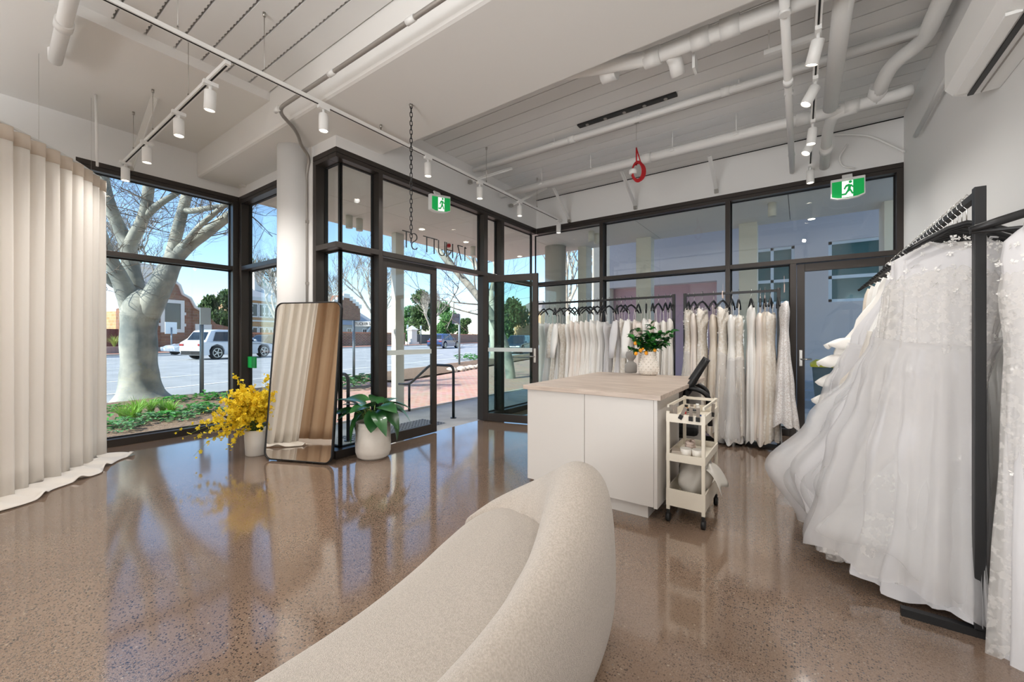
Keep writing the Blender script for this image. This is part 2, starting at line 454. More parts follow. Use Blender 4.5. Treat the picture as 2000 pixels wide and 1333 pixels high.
panes(win3, b3r, [(-4.43, XD-.115, ZS, ZT0), (-4.43, XD-.115, ZT1, H-.1)])

win4 = setting('window_4'); b4 = fac('y', YB, 1)
xm = lambda px: on_y(px, YB)
m1, m2, m3, m4 = xm(1174), xm(1421), xm(1549), XR-.06
header(win4, b4, XD, XR)
bars(win4, b4, [('transom', XD, m1-.03, ZT0, ZT1), ('transom', m1+.03, m2-.03, ZT0, ZT1), ('transom', m2+.03, m4, ZT0, ZT1), ('mullion', m1-.03, m1+.03, 0, H-.1), ('mullion', m2-.03, m2+.03, 0, H-.1),
    ('mullion', m3-.035, m3+.035, 0, ZT0), ('mullion', m4, XR, 0, H-.1), ('sill_bar', XD, m1-.03, 0, ZS), ('sill_bar', m1+.03, m2-.03, 0, ZS), ('sill_bar', m2+.03, m3-.035, 0, ZS)])
panes(win4, b4, [(XD-.1, m1-.03, ZS, ZT0), (XD-.1, m1-.03, ZT1, H-.1), (m1+.03, m2-.03, ZS, ZT0), (m1+.03, m2-.03, ZT1, H-.1), (m2+.03, m3-.035, ZS, ZT0), (m2+.03, m4, ZT1, H-.1)])

# doors: every leaf is built along local +x from its hinge, then turned
M_frost = mat('frosted_band', '#c9d0cc', .6)
def leaf(name, w, hinge, ang, gl, hinges=False, lever=None, band=True, sgn=1):
    d = setting(name, hinge); d.rotation_euler = (0, 0, ang)
    T = .045
    def part(nm, mb, m, bev=.003):
        o = link(nm, mb.mesh(nm), m); o.parent = d
        if bev:
            md = o.modifiers.new('bevel', 'BEVEL'); md.width = bev; md.segments = 2; md.limit_method = 'ANGLE'
        return o
    for a, b in (((0,-T/2,.012),(.085,T/2,ZT0-.01)), ((w-.085,-T/2,.012),(w,T/2,ZT0-.01))): part('stile', MB().box(a,b), M_frame)
    part('top_rail', MB().box((.085,-T/2,ZT0-.11),(w-.085,T/2,ZT0-.01)), M_frame)
    part('bottom_rail', MB().box((.085,-T/2,.012),(w-.085,T/2,.13)), M_frame)
    part('pane', MB().box((.085,-.006,.13),(w-.085,.006,ZT0-.11)), gl, 0)
    if band:
        part('frosted_band', MB().box((.085,-.008,1.085),(w-.085,.008,1.145)), M_frost, 0)
    if hinges:
        for z in (.3, .75, 1.2, 1.65, 2.1): part('hinge', MB().box((-.012,-T/2-.014,z-.06),(.014,-T/2+.01,z+.06)), M_black)
    if lever:
        for s in (-1, 1):
            part('handle_plate', MB().box((w-.06,s*T/2,.93),(w-.025,s*(T/2+.01),1.14)), M_steel)
            part('lever_handle', MB().tube([(w-.042,s*T/2,1.02),(w-.042,s*(T/2+.05),1.02),(w-.16,s*(T/2+.05),1.02)], .009, 8), M_steel, 0)
    return d
leaf('door_1', yL1 - yL0, (XD-.06, yL0, 0), R(90), M_glass, hinges=True)
leaf('door_2', .90, (XD-.02, yR-.012, 0), math.atan2(.235, .972), M_glass2, lever=True)
leaf('door_3', m4 - m3 - .045, (m4-.005, YB+.05, 0), R(180), M_glass, lever=True, band=False)

# ------------------------------------------------------------------ outside of the building
G = -.2
M_conc = mat('porch_concrete', '#cbc9c4', .8, var='#bcbab5', vscale=3, bump=.1, bscale=40)
M_pave = bricks('red_paving', '#cda392', '#c0907f', '#c2b3a8', .22, .11, axis='XY', bump=.3)
M_upper = mat('upper_facade', '#8f8a84', .8)
MB().box((-6.85,-9,4.1),(4.2,8.5,12)).build('wall_upper_storeys', M_upper, kind='structure')
sof = setting('roof_soffit')
MB().box((-6.65,2.68,3.34),(XD-.15,8.5,4.1)).box((XD-.15,YB+.15,3.34),(4.2,8.5,4.1)).build('soffit_void', M_gap, sof)
def soffit_panels(x0, x1, y0, y1, nx, ny):
    for i in range(nx):
        for j in range(ny):
            dx, dy = (x1-x0)/nx, (y1-y0)/ny
            MB().box((x0+i*dx+.004, y0+j*dy+.004, 3.31), (x0+(i+1)*dx-.004, y0+(j+1)*dy-.004, 3.34)).build('panel', M_soffit, sof)
soffit_panels(-6.65, XD-.15, 2.68, YB+.15, 2, 3)
soffit_panels(-6.65, 4.2, YB+.15, 8.5, 5, 1)
pts = [(-5.75,2.68,-.22),(XD-.1,2.63,-.22),(XD-.1,YB+.1,-.22),(4.2,YB+.1,-.22),(4.2,8.8,-.22),(-5.75,8.8,-.22)]
MB().poly(pts, (0,0,.2)).build('trim_1', M_conc, kind='structure')
MB().box((-5.80,2.68,-.02),(-5.75,8.8,.0)).build('trim_2', mat('step_nosing', '#dcd8cf', .7), kind='structure')
def studs(x0, x1, y0, y1):
    mb = MB(); x = x0
    while x < x1:
        y = y0
        while y < y1:
            mb.lathe([(.018,-.02),(.014,-.012)], 8, (x,y,0), (False,True)); y += .06
        x += .06
    return mb
t = tag(MB().box((-5.0,3.05,-.021),(-4.45,4.55,-.0195)).build('tactile_plate', mat('dark_tactile', '#85878a', .6)), 'grid of dark tactile studs set in the porch slab before the entrance', 'tactile paving')
studs(-4.97,-4.46,3.08,4.55).build('stud', mat('stud_dark', '#4d4f52', .4, metal=.4), t, kind='stuff')
# porch posts and the far posts of the covered walk
M_post = mat('pale_post', '#d6d2c6', .7)
def post(x, y, w, d, lab):
    p = MB().box((x-w/2,y-d/2,G),(x+w/2,y+d/2,3.31)).build('support_post', M_post, bevel=.004)
    return tag(p, lab, 'post')
pp = at_x(779, 815, -5.95)
post(-6.35, on_x(777,-6.35), .13, .20, 'square pale porch post seen through the closed entrance leaf')
MB().lathe([(.23,G),(.23,3.33)], 36, (-4.42,7.9,0)).build('round_column', mat('grey_column', '#b9b6ae', .75))
tag(bpy.data.objects['round_column'], 'thick round concrete column behind the rear glass wall', 'column')
post(-3.92, 8.35, .2, .3, 'slim pale fin beside the thick round column')
post(on_y(1260,8.3), 8.3, .3, .22, 'pale square post behind the middle pane of the rear glass wall')
post(on_y(1462,8.3), 8.3, .28, .22, 'olive grey square post behind the pane next to the rear door')
post(on_y(1725,8.3)+.1, 8.3, .24, .5, 'pale square post seen past the running man sign by the white wall')
# ------------------------------------------------------------------ ceiling services
M_lamp = mat('spot_lens', '#fff6e8', .5, emit='#fff1dc', estr=14)
def spot(x, y, ztrack, tilt, label, group, watts=LAMP_W, az=0, lens=True):
    t = thing('track_spotlight', label, 'spotlight', (x, y, ztrack), group)
    def put(nm, mb, m):
        o = link(nm, mb.mesh(nm), m); o.parent = t; return o
    put('adapter', MB().box((-.018,-.05,-.045),(.018,.05,-.015)).cyl((0,0,-.045),(0,0,-.085),.012,10), M_white)
    E = Euler((tilt[0], tilt[1], 0)).to_matrix()
    p = lambda v: Vector((0,0,-.085)) + E @ Vector(v)
    hd = MB()
    rings = []
    for r, z in ((.036,.0),(.04,-.004),(.04,-.15),(.036,-.152),(.035,-.14)):
        rings.append([p((r*math.cos(2*PI*k/20), r*math.sin(2*PI*k/20), z)) for k in range(20)])
    hd.loft(rings, True, (True, False)); put('lamp_head', hd, M_white)
    ln = MB().add([p((.035*math.cos(2*PI*k/20), .035*math.sin(2*PI*k/20), -.141)) for k in range(20)], [tuple(range(20))])
    put('lens', ln, M_lamp)
    l = bpy.data.lights.new('spot_beam', 'SPOT'); l.energy = watts; l.spot_size = R(150); l.spot_blend = .9; l.shadow_soft_size = .03; l.color = (1, .965, .92)
    lo = bpy.data.objects.new('spot_beam', l); C.objects.link(lo); lo.parent = t
    lo.location = p((0,0,-.165)); lo.rotation_euler = Euler((tilt[0], tilt[1], 0))
    return t
XT1, ZT = -3.47, 3.38
def track(name, a, b, label, hangers, group=None):
    a = Vector(a); b = Vector(b)
    t = thing(name, label, 'light track', a, group)
    MB().bar(a, b, .036, .03).build('rail', M_white, t)
    d = (b-a).normalized(); s = Vector((0,0,-.0155))
    MB().bar(a+d*.03+s, b-d*.03+s, .012, .004).build('slot', M_gap, t)
    for q, zt in hangers:
        q = Vector(q); MB().cyl(q, (q.x, q.y, zt), .0025, 6).cyl((q.x,q.y,zt-.03),(q.x,q.y,zt),.012,10).cyl(q+Vector((0,0,.012)), q+Vector((0,0,.05)), .007, 8).build('hanging_wire', M_steel, t)
    return t
y0t = -1.5
track('light_track', (XT1, y0t, ZT), (XT1, 6.42, ZT), 'long white light track running from above the camera to the rear corner by the doors',
      [((XT1, y, ZT), z) for y, z in ((.3,ZDECK),(.95,ZDECK),(1.5,ZDECK),(2.6,ZBAND),(4.3,ZDECK),(5.6,ZDECK))])
def y_on_track(px): return on_x(px, XT1)
for i, px in enumerate((632, 836, 937, 1015, 1091)):
    spot(XT1, y_on_track(px), ZT, (0, 0), 'white cylinder spotlight on the long track, %s counted from the beam towards the rear corner' % nth(i), 'spotlights on the long track', LAMP_W)
YT2 = 1.25
track('light_track', (XT1, YT2, ZT-.03), (-6.45, YT2, ZT-.05), 'short white light track crossing from the long track to the street window', [((x, YT2, ZT-.03), z) for x, z in ((-4.3,ZDECK),(-5.3,ZLOW),(-6.0,ZLOW))])
for i, (px, tl) in enumerate(((411,(.0,.12)), (349,(0,-.05)), (287,(0,0)), (245,(0,0)))):
    spot(on_y(px, YT2), YT2, ZT-.04, tl, 'white cylinder spotlight on the short cross track, %s counted from the long track' % nth(i), 'spotlights on the cross track', LAMP_W)
XT3, ZT3 = .10, 3.42
track('light_track', (XT3, -1.5, ZT3), (XT3, 6.35, ZT3), 'white light track parallel to the white wall with the gown rail', [((XT3+.0, y, ZT3), ZDECK) for y in (3.6, 4.6, 5.6)])
for i, (py, tl) in enumerate(((115,(.25,.25)), (200,(-.15,.45)), (275,(0,.1)), (298,(-.3,.4)), (352,(0,0)))):
    # distance along the track from the height seen
    tt = (ZT3-.2-EYE)*FPX/(CY-py); yy = math.sqrt(max(.1, tt*tt*(1+((1583-CX)/FPX)**2) - XT3**2))
    spot(XT3, yy, ZT3, tl, 'white cylinder spotlight on the track beside the white wall, %s counted towards the rear wall' % nth(i), 'spotlights beside the white wall', LAMP_W)
for i, (x, y) in enumerate(((XT1,.2),(XT1,-1.2),(XT3,1.6),(XT3,.2),(XT3,-1.2))):  # spots added out of view to brighten the room
    spot(x, y, ZT if x == XT1 else ZT3, (0,0), 'added white cylinder spotlight on the %s, %s behind the sofa end' % ('long track' if x == XT1 else 'track beside the white wall', nth(i)), 'added spotlights out of view', LAMP_W)

def pipe(name, pts, r, label, m=None, cat='pipe', joints=(), group=None, clips=()):
    t = thing(name, label, cat, pts[0], group)
    MB().tube(smoothpath(pts), r, 16).build('run', m or M_pipe, t)
    for q, d in joints:
        q = Vector(q); d = Vector(d).normalized()
        MB().cyl(q - d*r*1.1, q + d*r*1.1, r*1.22, 18).build('coupling', m or M_pipe, t)
    for q, zt in clips:
        q = Vector(q)
        MB().cyl((q.x, q.y, q.z+r), (q.x, q.y, zt), .006, 6).lathe([(r*1.15,-.015),(r*1.15,.015)], 16, q).build('hanger_rod', m or M_pipe, t)
    return t
def smoothpath(pts, k=6, rad=.12):
    pts = [Vector(p) for p in pts]; out = [pts[0]]
    for i in range(1, len(pts)-1):
        a, b, c = pts[i-1], pts[i], pts[i+1]
        u = (a-b); v = (c-b); rr = min(rad, u.length*.45, v.length*.45)
        p = b + u.normalized()*rr; q = b + v.normalized()*rr
        for j in range(k+1):
            s = j/k; out.append(p*(1-s)**2 + b*2*s*(1-s) + q*s*s)
    out.append(pts[-1]); return out
X = lambda px, py, Z: at_z(px, py, Z)
# drain pipe across the back of the deck, with its drops and elbow by the white wall
y1, z1 = 5.3, 3.62
pipe('drain_pipe', [(-3.98, y1, z1), (.75, y1, z1), (.86, y1, z1+.02)], .052, 'white drain pipe running across the deck ceiling in front of the rear wall',
     joints=[((-1.62,y1,z1),(1,0,0)),((.02,y1,z1),(1,0,0)),((.42,y1,z1),(1,0,0))], clips=[((x,y1,z1),ZDECK) for x in (-3.2,-2.4,-1.3,-.6,.3)])
pipe('thin_water_pipe', [(-3.98, 4.62, 3.80), (.9, 4.62, 3.80)], .035, 'thin white water pipe fixed close under the ribbed deck', joints=[((-2.35,4.62,3.80),(1,0,0)),((-.62,4.62,3.80),(1,0,0))],
     clips=[((x,4.62,3.80),ZDECK) for x in (-2.6,-1.5,-.5)])
y3, z3 = 3.36, 3.58
p3 = pipe('soil_pipe', [(-2.5, y3-.42, z3+.08), (-1.0, y3, z3), (.93, y3-.02, z3-.03)], .058, 'thick white soil pipe with fittings tucked beside the flat beam',
     joints=[((-1.35,y3,z3+.01),(1,0,0)),((-.98,y3,z3),(1,0,0)),((-.62,y3,z3),(1,0,0)),((-.42,y3,z3),(1,0,0))])
MB().tube(smoothpath([(-.86,y3,z3),(-.83,y3+.1,z3-.02),(-.82,y3+.17,z3-.12)], rad=.08), .055, 16).build('branch_elbow', M_pipe, p3)
MB().rbox((-.70,y3+.2,z3-.05),(.02,.1,.12)).build('bracket', M_pipe, p3)
def yrun(px, py, X0):
    r = ray(px, py); t = X0 / r.x if abs(r.x) > .02 else None; return t
xa = -.085
pipe('sprinkler_pipe', [(xa, 3.055, 3.52), (xa, 6.43, 3.46)], .03, 'slim white pipe running over to the rear wall above the second rack', joints=[((xa,3.0,3.495),(0,1,0)),((xa,4.2,3.485),(0,1,0))],
     clips=[((xa,y,3.49),ZDECK) for y in (3.3,4.4,5.9)])
xb = .245
pb = pipe('waste_pipe', [(xb, 3.055, 3.64), (xb, 5.15, 3.60)], .062, 'thick white pipe running beside the light track until it meets the drain pipe', joints=[((xb,3.1,3.62),(0,1,0))])
pipe('waste_pipe', [(.46, y1+.0, z1-.02), (xb+.03, y1+.03, z1-.02), (xb, y1+.3, z1-.05), (xb, 6.46, 3.46)], .052, 'white pipe elbow that turns down from the drain pipe to the rear wall', joints=[((xb,6.0,3.50),(0,1,0))])
pipe('waste_pipe', [(.60, y1+.02, z1+.02), (.66, y1-.32, z1+.14), (.84, y1-.55, z1+.16), (.86, y1-1.6, z1+.16)], .06, 'bulky white pipe bend in the corner by the white wall', joints=[((.61,y1-.04,z1+.05),(.1,-.8,.5))])
pipe('cable_duct', [(.93, 3.2, 3.35), (.93, 5.6, 3.30)], .02, 'thin white duct along the white wall under the deck', m=M_pipe)
pipe('hanging_cable', [(.3, 6.3, 3.78), (.65, 6.35, 3.70), (.9, 6.3, 3.45), (.95, 6.25, 3.38)], .012, 'loose white cable dropping into the corner by the white wall', cat='cable')
pipe('hanging_cable', [(.46, 6.3, 3.62), (.38, 6.36, 3.5), (.42, 6.42, 3.4), (.54, 6.45, 3.36)], .01, 'loose white cable curling down above the running man sign', cat='cable')
# metal channel strut across the pipes
t = tag(MB().box((-.25,4.02,3.68),(.12,4.06,3.72)).box((-.22,4.03,3.72),(-.21,4.04,ZDECK+.02)).box((.09,4.03,3.72),(.10,4.04,ZDECK+.02)).build('support_channel', M_pipe), 'white steel channel hung across the deck carrying the slim pipe', 'bracket')
t = tag(MB().box((.12,3.22,3.71),(.62,3.26,3.75)).box((.14,3.23,3.75),(.15,3.24,ZDECK+.02)).box((.6,3.23,3.75),(.61,3.24,ZDECK+.02)).build('support_channel', M_pipe), 'white steel channel above the thick pipe near the white wall', 'bracket')
# diagonal braces from the deck to the window head
def brace(p, q, label, w=.05):
    t = thing('window_brace', label, 'brace', q, 'white braces above the window heads')
    MB().bar(p, q, w, .008).bar(Vector(p)+Vector((0,.02,0)), Vector(q)+Vector((0,.02,0)), .008, .04).build('angle_bar', M_pipe, t)
    MB().rbox(Vector(q)+Vector((0,0,-.02)), (.05,.05,.05)).build('foot_clip', M_steel, t)
brace((on_y(1386,5.9), 5.9, 3.70), (on_y(1399,6.45), 6.45, 3.42), 'white angle brace from the deck to the rear wall above the middle mullion')
brace((on_y(1214,5.6), 5.6, 3.66), (on_y(1241,6.45), 6.45, 3.40), 'white angle brace from the deck to the rear wall beside the red coil')
brace((on_y(1081,5.7), 5.7, 3.70), (on_y(1112,6.45), 6.45, 3.38), 'white angle brace from the deck close to the rear corner')
brace((-3.55, 5.0, 3.86), (-3.98, 4.55, 3.62), 'short white brace beside the long track over the door front', .035)
brace((-3.5, 5.95, 3.84), (-3.98, 5.6, 3.55), 'short white brace beside the long track near the rear corner', .035)
brace((-5.45, 1.3, ZLOW), (-6.6, 1.35, 3.36), 'white flat brace from the low ceiling to the street window head', .06)
# thin drop rod and the white pipe over the curtain
tag(MB().cyl(at_t(187,183,4.17), at_t(190,325,4.17), .011, 10).ball(at_t(187,183,4.17), (.02,.02,.012)).build('drop_rod', M_pipe), 'thin white rod hanging from the low ceiling over the curtain end', 'rod')
pa, pb_ = at_z(142,-25,3.70), at_z(108,118,3.70)
pt = pipe('vent_pipe', [pa, pb_], .045, 'white pipe on saddle clips slanting across the low ceiling above the curtain', joints=[(pa.lerp(pb_,.45), pb_-pa)])
MB().tube([pb_, pb_+Vector((-.02,.0,.2))], .045, 16).build('end_bend', M_pipe, pt)
for i, (ax, ay) in enumerate(((435,352),(462,357))):
    q = at_y(ax, ay, 2.42)
    tag(MB().box((q.x-.02, 2.1, q.z), (q.x+.02, 2.52, q.z+.03)).box((q.x-.03,2.46,q.z-.03),(q.x+.03,2.53,q.z)).build('beam_bracket', M_pipe), 'small white bracket under the beam at the window corner, %s of two' % nth(i), 'bracket', 'brackets at the window corner')

# grey conduit over the beam and down the column
zc = ZBAND - .03
c0 = at_z(880, -20, zc); cpts = [Vector((.2, c0.y-.02, zc))]
for px, py in ((802,39),(648,143),(545,216)): cpts.append(at_z(px, py, zc))
cpts[0].y = cpts[1].y = sum(p.y for p in cpts[1:3])/2
cpts[2].y = cpts[1].y; cpts[3].y = cpts[1].y
cx = on_y(585, 2.2)
cpts += [Vector((cpts[3].x-.25, 2.14, zc)), Vector((-4.45, 2.3, zc-.03)), Vector((-4.50, 2.42, zc-.1)), Vector((-4.575, 2.425, zc-.25)), Vector((-4.575, 2.425, .02))]
cd = thing('conduit', 'grey steel conduit running along the beam and down beside the white column', 'conduit', (cpts[1].x, cpts[1].y, zc))
MB().tube(smoothpath(cpts, 8, .14), .017, 12).build('run', M_grey, cd)
for px, py in ((802,39),(648,143),(545,216)):
    q = at_z(px, py, zc); q.y = cpts[1].y
    MB().cyl(q-Vector((.04,0,0)), q+Vector((.04,0,0)), .022, 12).build('coupling', M_pipe, cd)
for z in (2.6, 1.9, 1.2): MB().box((-4.60,2.405,z),(-4.55,2.445,z+.03)).build('saddle_clip', M_grey, cd)

# black slot in the deck
a = at_z(1130, 246, ZDECK-.004); b = at_z(1322, 183, ZDECK-.004); ys = (a.y+b.y)/2
t = thing('slot_diffuser', 'long black slot diffuser let into the ribbed deck ceiling', 'vent', (a.x, ys, ZDECK))
MB().box((a.x,ys-.04,ZDECK-.02),(b.x,ys+.035,ZDECK+.01)).build('slot_body', M_black, t)
for i in range(5):
    x = a.x + (b.x-a.x)*(i+.5)/5; MB().lathe([(.018,-.01),(.022,0)], 10, (x, ys, ZDECK-.02)).build('nozzle', M_grey, t)

# hanging chain
ch = at_z(803, 203, ZBAND); zb = at_t(805, 478, (ch-Vector((0,0,EYE))).dot(FW)).z
t = thing('hanging_chain', 'black steel chain hanging from the flat beam before the entrance', 'chain', ch)
link_me = MB()
def link_ring(k):
    n = 14; pts = []
    for i in range(n):
        a_ = 2*PI*i/n; pts.append(Vector((.011*math.cos(a_), 0, (.012 if math.sin(a_) > 0 else -.012) + .013*math.sin(a_))))
    mb = MB(); rings = []
    for i in range(n):
        tt = (pts[(i+1)%n]-pts[i-1]).normalized(); nn = Vector((0,1,0)); bb = tt.cross(nn)
        rings.append([pts[i] + (nn*math.cos(2*PI*j/6)+bb*math.sin(2*PI*j/6))*.0036 for j in range(6)])
    return mb.loft(rings, True, wrap=True)
lm = link_ring(0).mesh('chain_link'); z = ZBAND - .02; i = 0
while z > zb:
    o = link('chain_link', lm, M_black); o.parent = t; o.location = (0, 0, z - ch.z); o.rotation_euler = (0, 0, YAW + .5 + (i % 2)*PI/2); z -= .040; i += 1
MB().lathe([(.02,-.012),(.006,-.03)], 10, (ch.x,ch.y,ZBAND)).build('ceiling_hook', M_steel, t)

# coil of red cable with its white rosette
yr = 4.84; q = at_y(1243, 292, yr); qc = at_y(1246, 332, yr); qt = at_z(1245, 245, ZDECK)
t = thing('cable_coil', 'coil of red cord with a white lamp holder hanging from the deck', 'cable coil', (q.x, yr, q.z))
M_red = mat('red_cord', '#b3121c', .6)
MB().cyl((q.x,yr,q.z),(q.x,yr,ZDECK),.0022,6).lathe([(.03,-.008),(.012,-.015)],12,(q.x,yr,ZDECK)).build('ceiling_cord', M_steel, t)
mb = MB()
for j in range(5):
    pts = [Vector((qc.x + (.055+.008*j)*math.cos(a_*2*PI/22+j)*.85, yr + .01*(j-2) + .03*math.cos(a_*2*PI/22+j), qc.z - .02 + (.10+.012*(j%3))*math.sin(a_*2*PI/22+j))) for a_ in range(23)]
    mb.tube(pts, .0075, 7)
mb.tube([(q.x,yr,q.z+.02),(q.x,yr,qc.z+.06)], .009, 8).tube([(q.x+.004,yr,q.z+.0),(qc.x+.03,yr,qc.z+.09)], .007, 8)
mb.build('cord_loops', M_red, t)
MB().lathe([(.03,0),(.045,.01),(.045,.05),(.03,.06)], 18, (qc.x-.05, yr-.03, qc.z-.05)).build('lamp_holder', M_white, t)

# running man signs
M_green = mat('sign_green', '#00843c', .4, emit='#00a04a', estr=.5)
M_signw = mat('sign_white', '#eef4f2', .4, emit='#ffffff', estr=.55)
MAN = [  # running figure, unit sign height, x to the right
    [(.02,.30),(.10,.34),(.20,.18),(.27,.21),(.13,.44),(.17,.60),(.05,.66),(-.10,.62),(-.20,.46),(-.14,.42),(-.06,.53),(.02,.55),(-.02,.40),(-.12,.26),(-.32,.25),(-.32,.18),(-.08,.18)],
    [(.12,.58),(.22,.48),(.36,.52),(.35,.57),(.23,.55),(.17,.64)]]
def sign(name, c, u, n, w, h, label):
    c = Vector(c); u = Vector(u).normalized(); n = Vector(n).normalized(); up = Vector((0,0,1))
    t = thing(name, label, 'exit sign', c, 'green running man signs')
    def P(a, b, d): return c + u*a + up*b + n*d
    mb = MB()
    out = [(-w/2,h*.55),(w/2,h*.55),(w/2,-h*.40),(w*.3,-h*.52),(0,-h*.56),(-w*.3,-h*.52),(-w/2,-h*.40)]
    mb.poly([P(a,b,-.03) for a,b in out], n*.06).build('sign_case', M_white, t, bevel=.008)
    face = [(-w*.46,h*.40),(w*.46,h*.40),(w*.46,-h*.36),(w*.28,-h*.45),(0,-h*.48),(-w*.28,-h*.45),(-w*.46,-h*.36)]
    MB().poly([P(a,b,.03) for a,b in face], n*.004).build('green_face', M_green, t)
    MB().poly([P(a*w,b*h,.034) for a,b in ((-.17,.38),(.15,.38),(.15,-.46),(-.17,-.46))], n*.002).build('white_door', M_signw, t)
    man = MB()
    for pl in MAN: man.poly([P(a*h*.85, (b-.48)*h*1.15, .036) for a,b in pl], n*.002)
    man.poly([P(.10*h+math.cos(k*PI/6)*h*.07, .30*h+math.sin(k*PI/6)*h*.07, .036) for k in range(12)], n*.002)
    man.build('running_figure', M_green, t)
    MB().bar(P(0,h*.5,-.02), P(0,h*.8,-.06), w*.3, .02).build('mounting_bar', M_white, t)
    return t
sx = XD + .10; q0, q1 = at_x(838,396,sx), at_x(878,402,sx)
sign('exit_sign', ((q0+q1)/2), q1-q0, (1,0,0), (q1-q0).length*.95, .215, 'lit green running man sign over the entrance beside the chain')
sy = YB - .08; q0, q1 = at_y(1622,372,sy), at_y(1690,366,sy)
sign('exit_sign', ((q0+q1)/2), (1,0,0), (0,-1,0), (q1.x-q0.x), .235, 'lit green running man sign above the rear door by the white wall')

# split air conditioner on the white wall
t = thing('air_conditioner', 'white wall mounted air conditioner high on the white wall above the gowns', 'air conditioner', (XR, 3.0, 2.85))
prof = [(XR,2.80),(XR-.14,2.795),(XR-.20,2.815),(XR-.235,2.86),(XR-.235,3.10),(XR-.20,3.125),(XR,3.13)]
rings = [[(x, y, z) for x, z in prof] for y in (3.70, 3.68, 2.58, 2.56)]
for k in (0, 3):
    rings[k] = [(XR - (XR-x)*.97, y, 2.96 + (z-2.96)*.96) for (x, y, z) in rings[k]]
MB().loft(rings, True, smooth=False).build('casing', M_white, t, bevel=.006)
MB().box((XR-.142,2.62,2.786),(XR-.116,3.66,2.80)).build('air_slot', M_black, t)
MB().box((XR-.205,2.86,2.79),(XR-.15,3.62,2.806)).build('louvre_flap', M_white, t, bevel=.002)
MB().box((XR-.086,2.62,2.788),(XR-.082,3.66,2.80)).build('panel_seam', M_grey, t)
mb = MB()
for i in range(4):
    for j in range(2): mb.box((XR-.16+.02*j,2.64+.03*i,2.79),(XR-.15+.02*j,2.65+.03*i,2.797))
mb.build('indicator_dots', M_grey, t, kind='stuff')
MB().lathe([(.012,-.012),(.016,0)], 12, (XR-.1,2.74,2.80)).build('sensor_button', M_grey, t)
# ------------------------------------------------------------------ curtains
M_curt = mat('cream_curtain', '#f5efe7', .85, sheen=.2, trans=.22, bump=.05, bscale=220)
M_hem = mat('curtain_heading', '#d9cab9', .85)
M_beige = mat('beige_curtain', '#d2b596', .85, trans=.15)
M_rail = mat('white_rail', '#e8e7e4', .4)
def curve_pts(ctrl, n):
    ctrl = [Vector(c) for c in ctrl]; P = [ctrl[0]*2-ctrl[1]] + ctrl + [ctrl[-1]*2-ctrl[-2]]; out = []
    segs = len(ctrl)-1
    for i in range(n+1):
        u = i/n*segs; k = min(int(u), segs-1); s = u-k; a,b,c,d = P[k:k+4]
        out.append(.5*((2*b) + (c-a)*s + (2*a-5*b+4*c-d)*s*s + (3*b-a-3*c+d)*s**3))
    return out
def curtain(name, label, ctrl, ztop, zbot, m, folds, amp, pool=None, n=260, rail=True):
    t = thing(name, label, 'curtain', (ctrl[0][0], ctrl[0][1], 0))
    path = curve_pts([(x,y,0) for x,y in ctrl], n)
    L = [0]
    for i in range(n): L.append(L[-1] + (path[i+1]-path[i]).length)
    def nor(i):
        tt = (path[min(i+1,n)]-path[max(i-1,0)]).normalized(); return Vector((-tt.y, tt.x, 0))
    rows = 14
    def pt(u, v):
        i = round(u*n); ph = L[i]/L[-1]*folds*2*PI
        w = math.sin(ph) + .25*math.sin(2*ph+1) ; w = math.copysign(abs(w)**.75, w)
        drift = .35*math.sin(ph*.37+2)*v
        p = path[i] + nor(i)*(amp*(w*(1-.12*v)+drift))
        z = ztop + (zbot-ztop)*v
        return Vector((p.x, p.y, z))
    MB().grid(pt, n, rows).build('drape', m, t, thick=.003)
    MB().grid(lambda u, v: (lambda p: p + (nor(round(u*n))*.004))(pt(u, v*.04)) + Vector((0,0,.001)), n, 2).build('heading_tape', M_hem, t, thick=.004)
    if rail:
        MB().tube([p + Vector((0,0,ztop+.02)) for p in path[::6]], .012, 8).build('rail', M_rail, t)
        k = int(folds)
        for j in range(1, k, 4):
            q = path[min(n, int(n*(j+.5)/k))]; MB().cyl(q+Vector((0,0,ztop+.02)), (q.x, q.y, ZLOW), .0011, 5).build('hanging_wire', M_steel, t)
    if pool:
        mb = MB(); w0 = pool
        def pp(u, v):
            i = round(u*n); ph = L[i]/L[-1]*folds*2*PI
            wob = .74 + .10*math.sin(ph*.23+1) + .03*math.sin(ph*.5)
            p = path[i] + nor(i)*(w0*wob*v + amp*.8*math.sin(ph)*(1-v))
            z = .012 + .03*(1-v)**3 + .028*max(0, math.sin(ph*.55+.6))*math.sin(v*PI)**.8 + (.03*max(0, math.sin(ph*.4))**3 if v > .8 else 0)
            return Vector((p.x, p.y, z))
        mb.grid(pp, n, 10).build('pooled_hem', m, t, thick=.004)
    return t
curtain('fitting_room_curtain', 'full height cream curtain with its hem pooled on the floor by the street window',
        [(-6.20,1.03),(-5.80,.80),(-5.38,.46),(-5.12,.20),(-4.98,-.2)], 3.0, .03, M_curt, 12, .05, pool=.34)
curtain('fitting_room_curtain', 'beige curtain further back in the room, seen in the leaning mirror', [(-6.0,-.9),(-4.9,-.75),(-3.9,-.8),(-2.9,-.9)], 3.0, .05, M_beige, 15, .05)

